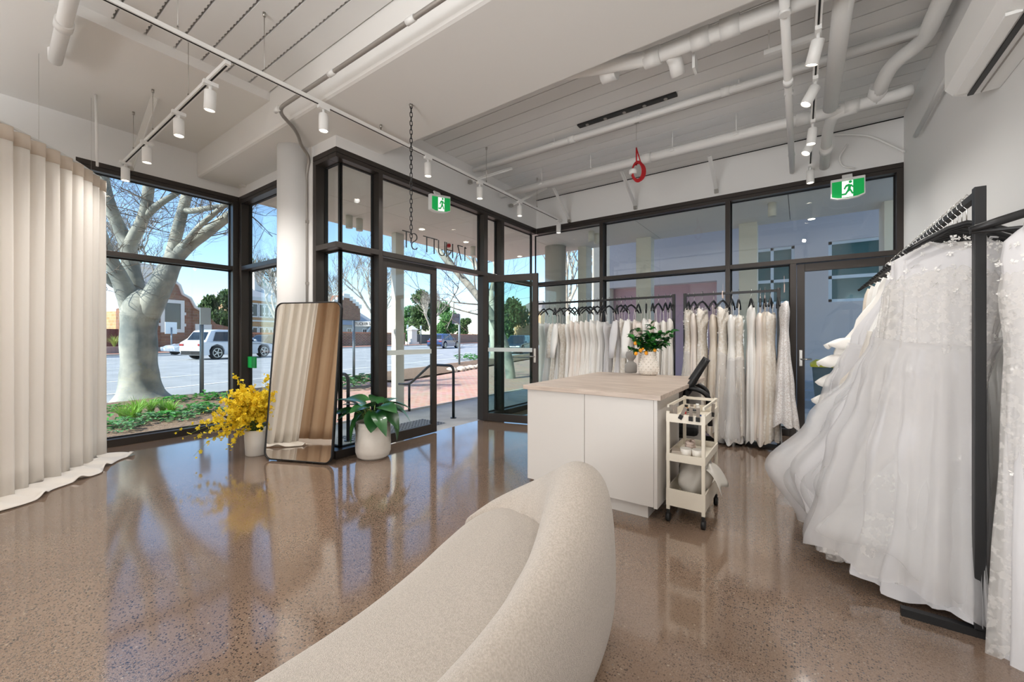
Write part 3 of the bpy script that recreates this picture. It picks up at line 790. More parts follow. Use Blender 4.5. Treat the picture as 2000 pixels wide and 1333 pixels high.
# ------------------------------------------------------------------ leaning mirror
B0, B1 = Vector((-4.64,2.0,0)), Vector((-3.885,2.315,0))
uu = (B1-B0).normalized(); W_ = (B1-B0).length; nn = Vector((uu.y,-uu.x,0)); Hm = 1.68
lean = .165; vv = (Vector((0,0,1))*math.sqrt(1-(lean/Hm)**2) - nn*(lean/Hm)); fn = uu.cross(vv)
if fn.dot(nn) < 0: fn = -fn
def rr(w, h, r, d, k=8):
    pts = []
    for cx_, cy_, a0 in ((w-r,r,-90),(w-r,h-r,0),(r,h-r,90),(r,r,180)):
        for j in range(k+1):
            a_ = R(a0 + 90*j/k); pts.append(B0 + Vector((0,0,.012)) + uu*(cx_+r*math.cos(a_)) + vv*(cy_+r*math.sin(a_)) + fn*d)
    return pts
t = thing('leaning_mirror', 'tall rounded mirror in a thin black frame leaning against the white column', 'mirror', B0)
def inset(e, d):
    pts = rr(W_-2*e, Hm-2*e, .085-e*.8, d); return [p + uu*e + vv*e for p in pts]
MB().loft([inset(0,-.03), inset(0,.004), inset(.006,.008), inset(.012,.006), inset(.012,-.03)], True, (True, False)).build('frame', M_black, t)
MB().poly(inset(.011,-.01), fn*.008).build('mirror_glass', mat('mirror_silver', '#f2efe9', .0, metal=1), t)

# ------------------------------------------------------------------ plants by the mirror
M_pot = mat('white_ceramic', '#ded8cf', .55, var='#cfc6bb', vscale=4)
M_soil = mat('potting_soil', '#3a2a20', .95, bump=.6, bscale=60)
c = at_z(729, 893, 0); c.z = 0
pot = thing('potted_philodendron', 'broad leaved green plant in a white hammered pot between the mirror and the entrance', 'potted plant', c)
prof = [(.0,.0),(.135,.0),(.165,.02),(.183,.07),(.186,.2),(.184,.33),(.178,.385),(.168,.395),(.16,.385),(.158,.34)]
rings = []
fine = []
for i in range(len(prof)-1):
    for s in range(4): fine.append((prof[i][0]+(prof[i+1][0]-prof[i][0])*s/4, prof[i][1]+(prof[i+1][1]-prof[i][1])*s/4))
rings = []
for r_, z in fine:
    rg = []
    for k in range(64):
        a_ = 2*PI*k/64; d = 0
        if .19 < z < .37 and r_ > .17: d = -.013*abs(math.sin(a_*11 + (int((z-.19)/.03)%2)*1.57))*math.sin((z-.19)/.03*PI)**2
        rg.append(c + Vector(((max(.001,r_)+d)*math.cos(a_), (max(.001,r_)+d)*math.sin(a_), z)))
    rings.append(rg)
MB().loft(rings, True, (True, True)).build('pot', M_pot, pot)
MB().lathe([(.157,.335),(.001,.345)], 24, c, (False,True)).build('soil', M_soil, pot)
M_leafd = mat('dark_leaf', '#1f4a26', .32, var='#2c6a2c', vscale=6, coat=.3, spec=.6)
M_leafb = mat('bright_leaf', '#3f8a2c', .4, var='#2f6f25', vscale=9)
M_stem = mat('green_stem', '#6f8a3a', .5)
def leaf_mesh(L, W, curl=.25, fold=.2, heart=.15, n=8, m=4):
    mb = MB()
    def fn_(u, v):
        x = u*L; w = W*(math.sin(PI*min(1,(u*.96+.04)**.75)))**.8; s = (v-.5)*2
        back = -heart*L*abs(s)**1.2*max(0, 1-u*3)
        return Vector((x+back, s*w, -curl*L*u*u + fold*abs(s)*w - .0*u))
    return mb.grid(fn_, n, m).mesh('leaf')
lm_ = [leaf_mesh(.25,.09,.35,.25), leaf_mesh(.22,.085,.15,.2), leaf_mesh(.28,.075,.7,.3)]
rl = random.Random(5)
spec = [(200,.34,40,0,.2),(165,.30,15,1,.22),(225,.22,-25,2,.16),(150,.33,25,0,.24),(20,.30,-5,2,.24),(-20,.28,-30,0,.2),(330,.18,-60,2,.14),(60,.34,20,1,.2),(100,.35,30,0,.18),(270,.34,35,0,.16),(300,.25,0,2,.2),(190,.24,5,1,.28),(350,.30,10,1,.1),(245,.30,20,0,.08),(120,.22,0,2,.1),(210,.28,-15,1,.24),(175,.40,25,0,.12),(5,.36,10,0,.20),(40,.24,-10,1,.24),(320,.33,15,0,.2),(140,.26,-20,2,.2),(285,.22,-40,1,.16),(355,.22,-35,2,.22)]
for i, (az, hh, pitch, k, reach) in enumerate(spec):
    a_ = R(az) + YAW; b_ = c + Vector((math.cos(a_)*.04, math.sin(a_)*.04, .34)); e_ = c + Vector((math.cos(a_)*reach*.75, math.sin(a_)*reach*.75, .36+hh*.62))
    m_ = (b_+e_)/2 + Vector((0,0,.07))
    st = MB().tube([b_, b_*.25+m_*.5+e_*.25+Vector((0,0,.02)), e_], [.006,.005,.004], 6).build('stem', M_stem, pot)
    o = link('leaf', lm_[k].copy() if i < 0 else lm_[k], M_leafd, pot)
    o.location = e_; o.rotation_euler = Euler((rl.uniform(-.3,.3), -R(pitch)+.1, a_))
# yellow orchid sprays in a white pot behind the mirror
oc = at_z(503, 878, 0); oc.z = 0
oc = Vector((-4.94, 2.06, 0))
orch = thing('yellow_orchid', 'big spray of yellow orchids in a plain white pot behind the leaning mirror', 'flowers', oc)
MB().lathe([(.10,0),(.112,.01),(.125,.27),(.12,.285),(.112,.28),(.108,.24)], 28, oc).build('pot', mat('plain_white_pot', '#e6e2da', .5), orch)
MB().lathe([(.108,.245),(.001,.25)], 16, oc, (False,True)).build('soil', M_soil, orch)
M_yel = mat('yellow_petal', '#fbe63c', .6, var='#f5d022', vscale=30, trans=.25)
ro = random.Random(3); stems = MB(); bl = MB(); lv = MB()
def blossom(p, s):
    E = Euler((ro.uniform(0,6.3), ro.uniform(0,6.3), ro.uniform(0,6.3))).to_matrix()
    for k in range(5):
        a_ = 2*PI*k/5; w = s*(.62 if k == 0 else .34)
        d = Vector((math.cos(a_), math.sin(a_), 0)); q = Vector((-d.y, d.x, 0))
        bl.add([p, p+E@(d*s*.55+q*w+Vector((0,0,s*.2))), p+E@(d*s), p+E@(d*s*.55-q*w+Vector((0,0,s*.2)))], [(0,1,2,3)])
toward = (Vector((0,0,0))-Vector((oc.x,oc.y,0))).normalized(); side = Vector((-toward.y, toward.x, 0))
sprays = []
for k in range(80):
    sx_ = ro.gauss(-.07,.2); sz_ = ro.uniform(.06,.5); droop = max(0, abs(sx_)-.22)
    sprays.append((sx_, sz_ - droop*.8, ro.uniform(-.05,.32)))
sprays += [(-.62,.02,.1),(-.55,-.18,.12),(-.72,.06,.05),(.30,-.02,.25),(.34,.12,.25),(.22,.62,.05),(-.2,.62,.05),(.1,.6,0),(-.3,-.02,.2),(-.25,-.12,.2)]
for sx_, sz_, sf in sprays:
    b_ = oc + Vector((ro.uniform(-.05,.05), ro.uniform(-.05,.05), .26)); e_ = oc - side*(-sx_)*1.0 + toward*sf + Vector((0,0,.27+sz_))
    m_ = b_*.45 + e_*.55 + Vector((0,0,.16 if sz_ > .1 else .22))
    P_ = [b_*(1-s)**2 + m_*2*s*(1-s) + e_*s*s for s in [j/10 for j in range(11)]]
    stems.tube(P_, [.003-.0002*j for j in range(11)], 5)
    for j in range(4, 11):
        for _ in range(4 if abs(sx_) < .45 else 1):
            blossom(P_[j] + Vector((ro.uniform(-.03,.03), ro.uniform(-.03,.03), ro.uniform(-.025,.025))), ro.uniform(.017,.03) if j < 10 else .012)
stems.build('stems', M_stem, orch); bl.build('blossoms', M_yel, orch, kind='stuff')
# ------------------------------------------------------------------ sofa
M_boucle = mat('cream_boucle', '#b8ada1', .95, var='#a59a8e', vscale=160, bump=.55, bscale=330, sheen=.3)
sofa = thing('curved_sofa', 'cream textured curved sofa with a low wrap-around back in front of the white desk', 'sofa', (-.9,.8,0))
rim = curve_pts([(-1.42,1.57,.36),(-1.31,1.69,.455),(-1.12,1.765,.57),(-.93,1.73,.69),(-.79,1.61,.765),(-.72,1.43,.72),(-.68,1.22,.62),(-.665,1.0,.545),(-.665,.75,.50),(-.67,.4,.48),(-.68,0,.48),(-.72,-.45,.46)], 48)
rings = []
for i, p in enumerate(rim):
    tt = rim[min(i+1,48)] - rim[max(i-1,0)]; tt.z = 0; tt.normalize(); n_ = Vector((-tt.y, tt.x, 0))   # outward (away from the seat)
    k = min(1, i/8); hw = .015 + .135*k; hw -= .035*max(0, min(1, (i-20)/10)); hw *= 1 if i < 44 else 1 - (i-43)*.12; z = p.z
    sec = [(hw*.6,.05),(hw*.9,.12),(hw*1.05,.25),(hw*1.0,z*.72),(hw*.82,z-.075),(hw*.45,z-.018),(0,z),(-hw*.45,z-.02),(-hw*.8,z-.085),(-hw*.98,z-.17 if z > .6 else z-.12),(-hw*1.02,.34),(-hw,.2),(-hw*.8,.05)]
    rings.append([Vector((p.x,p.y,0)) + n_*a_ + Vector((0,0,b_)) for a_, b_ in sec])
MB().loft(rings, True).build('backrest', M_boucle, sofa, sub=2)
out = curve_pts([(-1.30,1.72,0),(-1.345,1.52,0),(-1.30,1.28,0),(-1.235,1.03,0),(-1.19,.75,0),(-1.185,.43,0),(-1.22,0,0),(-1.32,-.45,0)], 40)
inn = [Vector((p.x,p.y,0)) for p in rim[10:]]
def seat_pt(u, v):
    F_ = out[round(u*40)]; q = u*(len(inn)-1); k = min(int(q), len(inn)-2); I_ = inn[k].lerp(inn[k+1], q-k)
    d = (I_-F_); w = d.length; d.normalize()
    sk = [(.05,.05),(.02,.10),(.0,.18),(.0,.30),(.004,.35),(.018,.395),(.045,.422),(.085,.436),(.14,.442)]
    j = v*20
    if j <= 8:
        x, z = sk[round(j)]
    else:
        x = .14 + (w-.14)*(j-8)/12; z = .442 + .012*math.sin((j-8)/12*PI)
    return F_ + d*x + Vector((0,0,z))
MB().grid(seat_pt, 40, 20).build('seat', M_boucle, sofa, sub=1)
MB().loft([[q + (Vector((-.93,q.y,0))-q)*.25 + Vector((0,0,z)) for q in out[3:] + inn[::-1][:-6]] for z in (.0,.08)], True).build('plinth', M_black, sofa)

# ------------------------------------------------------------------ desk
def wood_top():
    m = mat('pale_timber_laminate', '#c9b6a6', .45); nt = m.node_tree; b = nt.nodes['Principled BSDF']
    tc = nt.nodes.new('ShaderNodeTexCoord'); mp = nt.nodes.new('ShaderNodeMapping'); mp.inputs['Scale'].default_value = (2.2, 26, 26)
    nz = nt.nodes.new('ShaderNodeTexNoise'); nz.inputs['Scale'].default_value = 1.4; nz.inputs['Detail'].default_value = 9; nz.inputs['Distortion'].default_value = .5
    rp = nt.nodes.new('ShaderNodeValToRGB'); e = rp.color_ramp.elements; e[0].position = .3; e[0].color = lin('#a9988b'); e[1].position = .68; e[1].color = lin('#cbbbad')
    nt.links.new(tc.outputs['Object'], mp.inputs[0]); nt.links.new(mp.outputs[0], nz.inputs['Vector']); nt.links.new(nz.outputs['Fac'], rp.inputs[0]); nt.links.new(rp.outputs[0], b.inputs['Base Color'])
    return m
M_top = wood_top()
M_cab = mat('white_laminate', '#cdc8c2', .38)
DX0, DX1, DY0, DY1, DZ = -1.925, -.785, 2.88, 4.50, .90
desk = thing('reception_desk', 'white reception desk with a pale timber look top behind the sofa', 'desk', (-1.35, 3.6, 0))
MB().box((DX0,DY0,DZ-.036),(DX1,DY1,DZ)).build('worktop', M_top, desk, bevel=.002)
xs = on_y(1142, DY0+.03)
MB().box((DX0+.03,DY0+.05,.10),(DX1-.03,DY0+.62,DZ-.037)).build('carcass', M_cab, desk)
MB().box((DX0+.03,DY0+.025,.105),(xs-.0015,DY0+.047,DZ-.04)).build('door', M_cab, desk, bevel=.0015)
MB().box((xs+.0015,DY0+.025,.105),(DX1-.055,DY0+.047,DZ-.04)).build('door', M_cab, desk, bevel=.0015)
MB().box((DX1-.053,DY0+.022,.10),(DX1-.028,DY0+.64,DZ-.037)).build('end_panel', M_cab, desk, bevel=.0015)
MB().box((DX0+.06,DY0+.08,.0),(DX1-.11,DY0+.60,.10)).build('kickboard', M_cab, desk)
MB().box((DX0+.03,DY0+.62,.0),(DX0+.055,DY1-.04,DZ-.037)).build('side_panel', M_cab, desk)
MB().box((DX0+.03,DY1-.06,.0),(DX1-.03,DY1-.035,DZ-.037)).build('end_panel', M_cab, desk)

# vases on the desk
M_vase = mat('rough_white_vase', '#e3dcd2', .7, bump=.3, bscale=50)
vc = at_z(1267, 733, DZ); vc.z = DZ
va = thing('studded_vase', 'white vase covered in little studs holding citrus branches on the desk', 'vase', vc)
prof = [(.001,0),(.07,0),(.092,.02),(.103,.06),(.098,.11),(.082,.16),(.074,.20),(.076,.235),(.080,.25),(.074,.252),(.068,.23)]
MB().lathe(prof, 36, vc).build('body', M_vase, va)
def prof_r(z):
    for (r0,z0),(r1,z1_) in zip(prof[1:9], prof[2:9]):
        if z0 <= z <= z1_ and z1_ > z0: return r0+(r1-r0)*(z-z0)/(z1_-z0)
    return .08
mb = MB()
for i in range(9):
    z = .02 + .025*i
    for j in range(12):
        a_ = 2*PI*(j+.5*(i%2))/12; r_ = prof_r(z); d = Vector((math.cos(a_), math.sin(a_), .1))
        mb.cyl(vc+Vector((r_*math.cos(a_),r_*math.sin(a_),z))-d*.004, vc+Vector((r_*math.cos(a_),r_*math.sin(a_),z))+d*.012, .007, 6, .003)
mb.build('stud', M_vase, va, kind='stuff')
br = thing('citrus_branches', 'glossy green citrus branches with orange fruit standing in the studded vase', 'branches', vc+Vector((0,0,.24)))
M_cit = mat('citrus_leaf', '#2b7a26', .3, var='#1d5a20', vscale=14, coat=.3)
M_cit2 = mat('citrus_leaf_deep', '#1c4d22', .3, coat=.3)
M_fruit = mat('orange_fruit', '#f2a21c', .45, bump=.1, bscale=200)
cl = [leaf_mesh(.068,.023,.2,.25,0,5,2), leaf_mesh(.08,.027,.3,.2,0,5,2)]
rb = random.Random(8); tw = MB()
rr_ = RT.copy(); ff_ = FW.copy()
brs = [(-.20,.18,0),(-.13,.24,.05),(-.02,.2,-.08),(.04,.30,.02),(.13,.2,.0),(.24,.22,-.02),(.27,.15,.05),(-.21,.02,-.03),(.15,.10,-.1),(-.08,.12,.1),(.0,.12,-.12),(.2,.09,.04),(-.15,.1,-.08),(.08,.17,.1)]
for bx_, bz_, bf_ in brs:
    s_ = vc + Vector((0,0,.2)); e_ = vc + rr_*bx_ + ff_*bf_ + Vector((0,0,.25+bz_)); m_ = vc + rr_*bx_*.35 + ff_*bf_*.4 + Vector((0,0,.27+bz_*.55))
    P_ = [s_*(1-s)**2 + m_*2*s*(1-s) + e_*s*s for s in [j/8 for j in range(9)]]
    tw.tube(P_, [.004-.0003*j for j in range(9)], 5)
    for j in range(3, 9):
        for _ in range(3):
            o = link('leaf', cl[rb.randint(0,1)], None, br); o.location = P_[j]
            if not o.data.materials: o.data.materials.append(M_cit)
            o.rotation_euler = (rb.uniform(-.6,.6), rb.uniform(-.9,.5), rb.uniform(0,6.28))
tw.build('twigs', M_stem, br)
cl[1].materials.clear(); cl[1].materials.append(M_cit2)
for px, py in ((1241,671),(1249,667),(1242,691),(1251,685),(1262,690),(1279,684),(1256,682)):
    q = at_t(px, py, vc.dot(FW) - .07); mb = MB().ball(q, (.013,.013,.0145) if px in (1249,1256) else (.019,.019,.021), 14, 9); mb.build('fruit', M_fruit, br)
gc = at_z(1234, 729, DZ) ; gc = Vector((gc.x-.02, gc.y+.03, DZ))
gv = tag(MB().lathe([(.001,0),(.06,0),(.067,.015),(.068,.08),(.06,.105),(.032,.125),(.028,.135),(.036,.15),(.055,.175),(.06,.205),(.052,.235),(.044,.24),(.04,.22)], 32, gc).build('grey_vase', mat('grey_stoneware', '#98938e', .7, bump=.15)),
    'grey hourglass stoneware vase half hidden behind the studded vase', 'vase')

# ------------------------------------------------------------------ office chair
ch = thing('office_chair', 'black office chair with an open loop armrest tucked in at the desk', 'chair', (-.97, 3.95, 0))
cx0, cy0 = -.97, 3.95
M_blk = mat('black_plastic', '#141415', .5)
M_mesh = mat('black_mesh_fabric', '#18181a', .8, bump=.4, bscale=500)
bk = []
for s, z in ((0,.80),(.15,.84),(.4,.92),(.7,1.01),(.9,1.07),(1,1.10)):
    xo = cx0 + .13 + .155*s**1.1
    bk.append([(xo-.012, cy0-.21, z),(xo+.02, cy0-.2, z),(xo+.035, cy0, z),(xo+.02, cy0+.2, z),(xo-.012, cy0+.21, z),(xo+.003, cy0, z)])
MB().loft(bk, True).build('backrest', M_mesh, ch, bevel=.01)
for s in (-1, 1):
    y = cy0 + s*.215
    MB().tube(smoothpath([(cx0+.13,y,.86),(cx0+.22,y,.855),(cx0+.30,y,.80),(cx0+.31,y,.55)], 6, .07), .02, 10).build('armrest', M_blk, ch)
    MB().tube(smoothpath([(cx0+.10,cy0+s*.16,.50),(cx0+.12,cy0+s*.19,.66),(cx0+.11,cy0+s*.2,.82),(cx0+.20,cy0+s*.2,.97),(cx0+.285,cy0+s*.2,1.11)], 6, .1), .024, 10).build('back_frame', M_blk, ch)
MB().rbox((cx0-.02,cy0,.49),(.48,.48,.09)).build('seat', M_mesh, ch, bevel=.035)
MB().rbox((cx0,cy0,.42),(.2,.2,.05)).build('seat_mechanism', M_blk, ch, bevel=.01)
MB().cyl((cx0,cy0,.1),(cx0,cy0,.42),.026,14).build('gas_lift', M_blk, ch)
for k in range(5):
    a_ = 2*PI*k/5+.3; q = Vector((cx0+.28*math.cos(a_), cy0+.28*math.sin(a_), .075))
    MB().bar((cx0,cy0,.11), q, .04, .03).build('base_arm', M_steel if k % 2 else M_blk, ch, bevel=.006)
    MB().cyl(q+Vector((-.012*math.sin(a_),.012*math.cos(a_),-.045)), q+Vector((.012*math.sin(a_),-.012*math.cos(a_),-.045)), .03, 12).build('castor', M_blk, ch)

ch.rotation_euler = (0, 0, R(11))
# ------------------------------------------------------------------ trolley
M_cart = mat('cream_enamel', '#e3dbcb', .45)
tx0, tx1, ty0, ty1 = -.765, -.535, 3.0, 3.50
cart = thing('serving_trolley', 'narrow cream three tier trolley on black castors beside the desk', 'trolley', ((tx0+tx1)/2, 3.25, 0))
for x in (tx0, tx1):
    for y in (ty0, ty1):
        MB().box((x-.011,y-.011,.085),(x+.011,y+.011,.78 if y == ty0 else .83)).build('post', M_cart, cart, bevel=.002)
        MB().cyl((x-.013,y,.03),(x+.013,y,.03),.03,14).box((x-.009,y-.014,.045),(x+.009,y+.014,.088)).build('castor', M_blk, cart)
def tray(z, h):
    mb = MB().box((tx0-.003,ty0-.003,z),(tx1+.003,ty1+.003,z+.006))
    for a_, b_ in (((tx0-.012,ty0-.012),(tx1+.012,ty0-.004)),((tx0-.012,ty1+.004),(tx1+.012,ty1+.012)),((tx0-.013,ty0-.0035),(tx0-.004,ty1+.0035)),((tx1+.004,ty0-.0035),(tx1+.013,ty1+.0035))):
        mb.box((a_[0],a_[1],z-.004),(b_[0],b_[1],z+h))
    mb.build('tray', M_cart, cart)
tray(.71,.055); tray(.435,.05); tray(.12,.115)
mb = MB()
for a_, b_ in (((tx0,ty0),(tx0,ty1)),((tx0,ty1),(tx1,ty1)),((tx1,ty1),(tx1,ty0))): mb.bar((*a_,.815),(*b_,.815),.012,.02)
mb.build('top_rail', M_cart, cart)
def bits(name, label, cat, parts, loc, group=None):
    t = thing(name, label, cat, loc, group)
    for nm, mb, m in parts: mb.build(nm, m, t)
    return t
M_clip = mat('clip_grey', '#8b8177', .4, metal=.4)
for i, (x, y) in enumerate(((tx0+.02,3.03),(tx0+.05,3.01),(tx0+.10,3.0),(tx0+.155,2.99),(tx1-.03,2.99),(tx1+.02,3.25))):
    rz = Euler((.1,(-.05,.0,.45,.03,.02,.1)[i],0)).to_matrix()
    q = Vector((x, y-.012, .775))
    bits('dress_clip', 'metal dress clip gripping the top tray rim, %s counted from the desk' % nth(i), 'clip',
         [('clip_blade', MB().rbox(q, (.022,.006,.095), rz), M_clip), ('clip_jaw', MB().rbox(q+rz@Vector((0,-.006,-.03)), (.026,.01,.03), rz), M_black)], q, 'dress clips on the trolley')
q = Vector((tx0+.14, 3.08, .716))
bits('pin_jar', 'clear jar with a dark striped lid on the top tray of the trolley', 'jar', [('jar', MB().lathe([(.03,0),(.036,.01),(.036,.06)],16,q), mat('jar_glass','#b8aea2',.2)), ('lid', MB().lathe([(.038,.06),(.038,.075),(.03,.08)],16,q), M_black), ('lid_band', MB().lathe([(.0385,.064),(.0385,.068)],16,q), M_cart)], q)
q = Vector((tx0+.10, 3.14, .716)); M_red2 = mat('red_plastic', '#c02026', .4)
bits('pin_cushion', 'red pin cushion beside the striped jar on the top tray', 'pin cushion', [('cushion', MB().ball(q+Vector((0,0,.03)),(.03,.03,.03),12,8), M_red2), ('band', MB().lathe([(.031,.026),(.031,.034)],14,q), M_cart)], q)
q = Vector((tx1-.04, 3.16, .716))
bits('thread_reel', 'little blue reel of thread at the outer end of the top tray', 'reel', [('thread', MB().lathe([(.016,.005),(.016,.035)],12,q), mat('blue_thread','#2f62b5',.6)), ('flange', MB().lathe([(.02,0),(.02,.005)],12,q).lathe([(.02,.035),(.02,.04)],12,q), M_cart)], q)
for i in range(3):
    q = Vector((tx0+.06+.03*i, 3.28+.05*i, .716))
    bits('pill_bottle', ('squat amber bottle','short clear bottle','white capped bottle')[i]+' at the back of the top tray', 'bottle', [('bottle', MB().lathe([(.018,0),(.018,.05),(.01,.06)],12,q), mat('bottle_%d'%i, ('#a87842','#cfc8bb','#d8d2c8')[i],.3)), ('cap', MB().lathe([(.012,.06),(.012,.075)],12,q), (M_black,M_clip,M_white)[i])], q)
M_cup = mat('white_tub', '#ece7de', .45)
for i, x in enumerate((tx0+.105, tx0+.18)):
    q = Vector((x, 3.06+.01*i, .441))
    tag(MB().lathe([(.001,0),(.032,0),(.038,.075),(.035,.077),(.030,.01)],20,q).build('white_tub', M_cup), 'white plastic tub on the middle tray, %s from the desk' % nth(i), 'tub', 'tubs on the middle tray')
for i in range(5):
    tag(MB().rbox((tx0+.045,3.07,.447+.011*i),(.075,.09,.009),Euler((0,0,.06*i)).to_matrix()).build('swatch_card', mat('card_%d'%i,('#b7a999','#c8bcae','#a89886','#cfc4b6','#bdb0a2')[i],.7)), 'fabric swatch card in the little pile on the middle tray, %s from the bottom' % nth(i), 'card', 'swatch cards on the middle tray')
mb = MB()
for i in range(4):
    mb.tube([(tx0+.10+.028*math.cos(a_*.5)*(1-.1*i), 3.22+.05*math.sin(a_*.5), .46+.022*i+.004*math.sin(a_)) for a_ in range(13)], .014, 8)
tag(mb.build('ribbon_bundle', mat('blush_ribbon','#dcc8bc',.7)), 'blush roll of ribbon folded at the back of the middle tray', 'ribbon')
rg = random.Random(4)
def bag_pt(u, v):
    a_ = 2*PI*v; z = u
    r_ = .155*math.sin(PI*min(1,.12+.76*z))**.7*(1+.08*math.sin(3*a_+5*z)+.06*math.sin(7*a_-3*z)) 
    return Vector((tx0+.12+.04*z+r_*math.cos(a_)*.72, 3.23+r_*1.25*math.sin(a_), .145+.27*z+.02*math.sin(a_*2+1)))
M_bag = mat('white_plastic_bag', '#dad5cc', .35, trans=.3)
bg = tag(MB().grid(bag_pt, 16, 40).build('garment_bag', M_bag), 'crumpled white plastic bag bulging from the bottom tray of the trolley', 'bag')
def flap(u, v):
    a_ = (v-.5)*2
    return Vector((tx0+.19+.15*u+.015*math.sin(v*9+u*3), 3.22-.03*u+(.09+.08*u)*a_, .34+.03*math.sin(u*2.6+.5)-.10*u*u+.03*(1-a_*a_)+.014*math.cos(v*11+u*4)))
MB().grid(flap, 12, 12).build('bag_mouth', M_bag, bg, thick=.002)

# ------------------------------------------------------------------ gown rails
def rail_stand(name, label, p, q, h, foot, both=True):
    p = Vector(p); q = Vector(q); t = thing(name, label, 'clothes rack', p)
    d = (q-p).normalized(); n_ = Vector((-d.y,d.x,0)); s = .036
    MB().bar((p.x,p.y,h-.018),(q.x,q.y,h-.018),s*.8,s*.8).build('hanging_rail', M_black, t)
    for e in (p, q):
        MB().box((e.x-s/2,e.y-s/2,.03),(e.x+s/2,e.y+s/2,h+.01)).build('upright', M_black, t, bevel=.002)
        MB().bar(e-n_*foot+Vector((0,0,.0175)), e+n_*foot+Vector((0,0,.0175)), .036, .035).build('foot', M_black, t)
    MB().bar(p+Vector((0,0,.0175)), q+Vector((0,0,.0175)), .034, .034).build('base_bar', M_black, t)
    return t
YR, RZ = 5.72, 1.875
xa0, xa1 = -3.62, on_y(1316, YR)
xb0, xb1 = on_y(1338, YR), on_y(1521, YR)
rail_stand('garment_rack', 'long black gown rack in front of the rear glass wall beside the open door', (xa0,YR,0), (xa1,YR,0), RZ, .22)
rail_stand('garment_rack', 'shorter black gown rack in front of the rear glass wall next to the rear door', (xb0,YR,0), (xb1,YR,0), RZ, .22)
XG, RZ2 = .635, 1.945
rail_stand('garment_rack', 'tall black gown rack along the white wall nearest the camera'.replace(' nearest the camera',''), (XG,2.62,0), (XG,5.0,0), RZ2, .25)

M_hook = mat('hanger_hook', '#c8c6c2', .25, metal=1)
def hanger_proto():
    t = thing('clothes_hanger', 'x', 'hanger', (0,0,0))
    MB().tube([(0,.0,-.115),(0,0,-.045),(0,.018,-.022),(0,.02,-.0),(0,.0,.024),(0,-.02,.004),(0,-.022,-.012)], .0028, 6).build('hook', M_hook, t)
    pts = [(0,-.205,-.215),(0,-.15,-.176),(0,-.06,-.125),(0,0,-.108),(0,.06,-.125),(0,.15,-.176),(0,.205,-.215)]
    MB().tube(pts, [.010,.012,.012,.013,.012,.012,.010], 8).build('arms', M_black, t)
    return t
hang0 = hanger_proto(); hang_used = [False]
def hanger(x, y, z, rz, label, group):
    if not hang_used[0]:
        hang_used[0] = True; h_ = hang0; h_.location = (x,y,z); h_.rotation_euler = (0,0,rz); h_['label'] = label
        for c_ in h_.children: c_.matrix_parent_inverse = Matrix()
    else:
        h_ = dup(hang0, (x,y,z), rz, label)
    h_['group'] = group; return h_

def interp(prof, s):
    for a_, b_ in zip(prof, prof[1:]):
        if s <= b_[0]:
            k = (s-a_[0])/(b_[0]-a_[0]); k = k*k*(3-2*k); return [a_[j]+(b_[j]-a_[j])*k for j in range(1, len(a_))]
    return list(prof[-1][1:])
GM = dict(
    satin=mat('ivory_satin', '#f9f7f3', .45, sheen=.2, trans=.12, bump=.05, bscale=12),
    crepe=mat('warm_white_crepe', '#f6f2ec', .75, trans=.12, bump=.08, bscale=200),
    champ=mat('champagne_tulle', '#ebe1d4', .8, trans=.2, var='#e6dac9', vscale=18, bump=.2, bscale=90),
    lace=mat('ivory_lace', '#f3eee6', .85, var='#e0d6c8', vscale=34, bump=.8, bscale=55, trans=.1),
    bead=mat('beaded_tulle', '#d9d0cb', .5, var='#fbf9f8', vscale=70, bump=.9, bscale=120, metal=.12),
    cool=mat('cool_white_tulle', '#e4e2e3', .8, trans=.2),
    blush=mat('blush_satin', '#f3e9e0', .5, trans=.12))
T_tulle = sheer('white_tulle_layer', '#e9e7e7', .42)
T_lace = sheer('lace_tulle_layer', '#f1eeea', .38, .62, 34)
T_warm = sheer('ivory_tulle_layer', '#ece4da', .5)
def gown_mesh(prof, L, top, folds, amp, seed, n=36, rows=26, hemj=.03, lump=.0, fine=0, neck=.045):
    r_ = random.Random(seed); ph = r_.uniform(0,6.3); ph2 = r_.uniform(0,6.3); f2 = folds*1.7+1
    rings = []
    for i in range(rows+1):
        s = i/rows; wp, wn, t = interp(prof, s)
        A = amp*max(0,(s-.12))**.8
        rg = []
        for k in range(n):
            a_ = 2*PI*k/n; q = 1 + A*(math.sin(a_*folds+ph+.8*math.sin(s*2+seed))+.5*math.sin(a_*f2+ph2)) + (fine*min(1,s*3)*(math.sin(a_*int(folds*2.7)+ph2+1.2*math.sin(s*3+ph))+.7*math.sin(a_*int(folds*4.3)+ph)) if fine else 0)
            if lump: q += lump*s*mnoise.noise(Vector((math.cos(a_)*1.6+seed, math.sin(a_)*1.6, s*3.2)))*2
            y = (wp if math.sin(a_) > 0 else wn)*math.sin(a_)*q; x = t*math.cos(a_)*q
            z = top - L*s - neck*max(0,1-s/.1)*math.cos(a_)**2 + (hemj*(math.sin(a_*2+ph)+.6*math.sin(a_*folds+ph2))*s*s)
            rg.append(Vector((x, y, z)))
        rings.append(rg)
    return MB().loft(rings, True, (True, False))
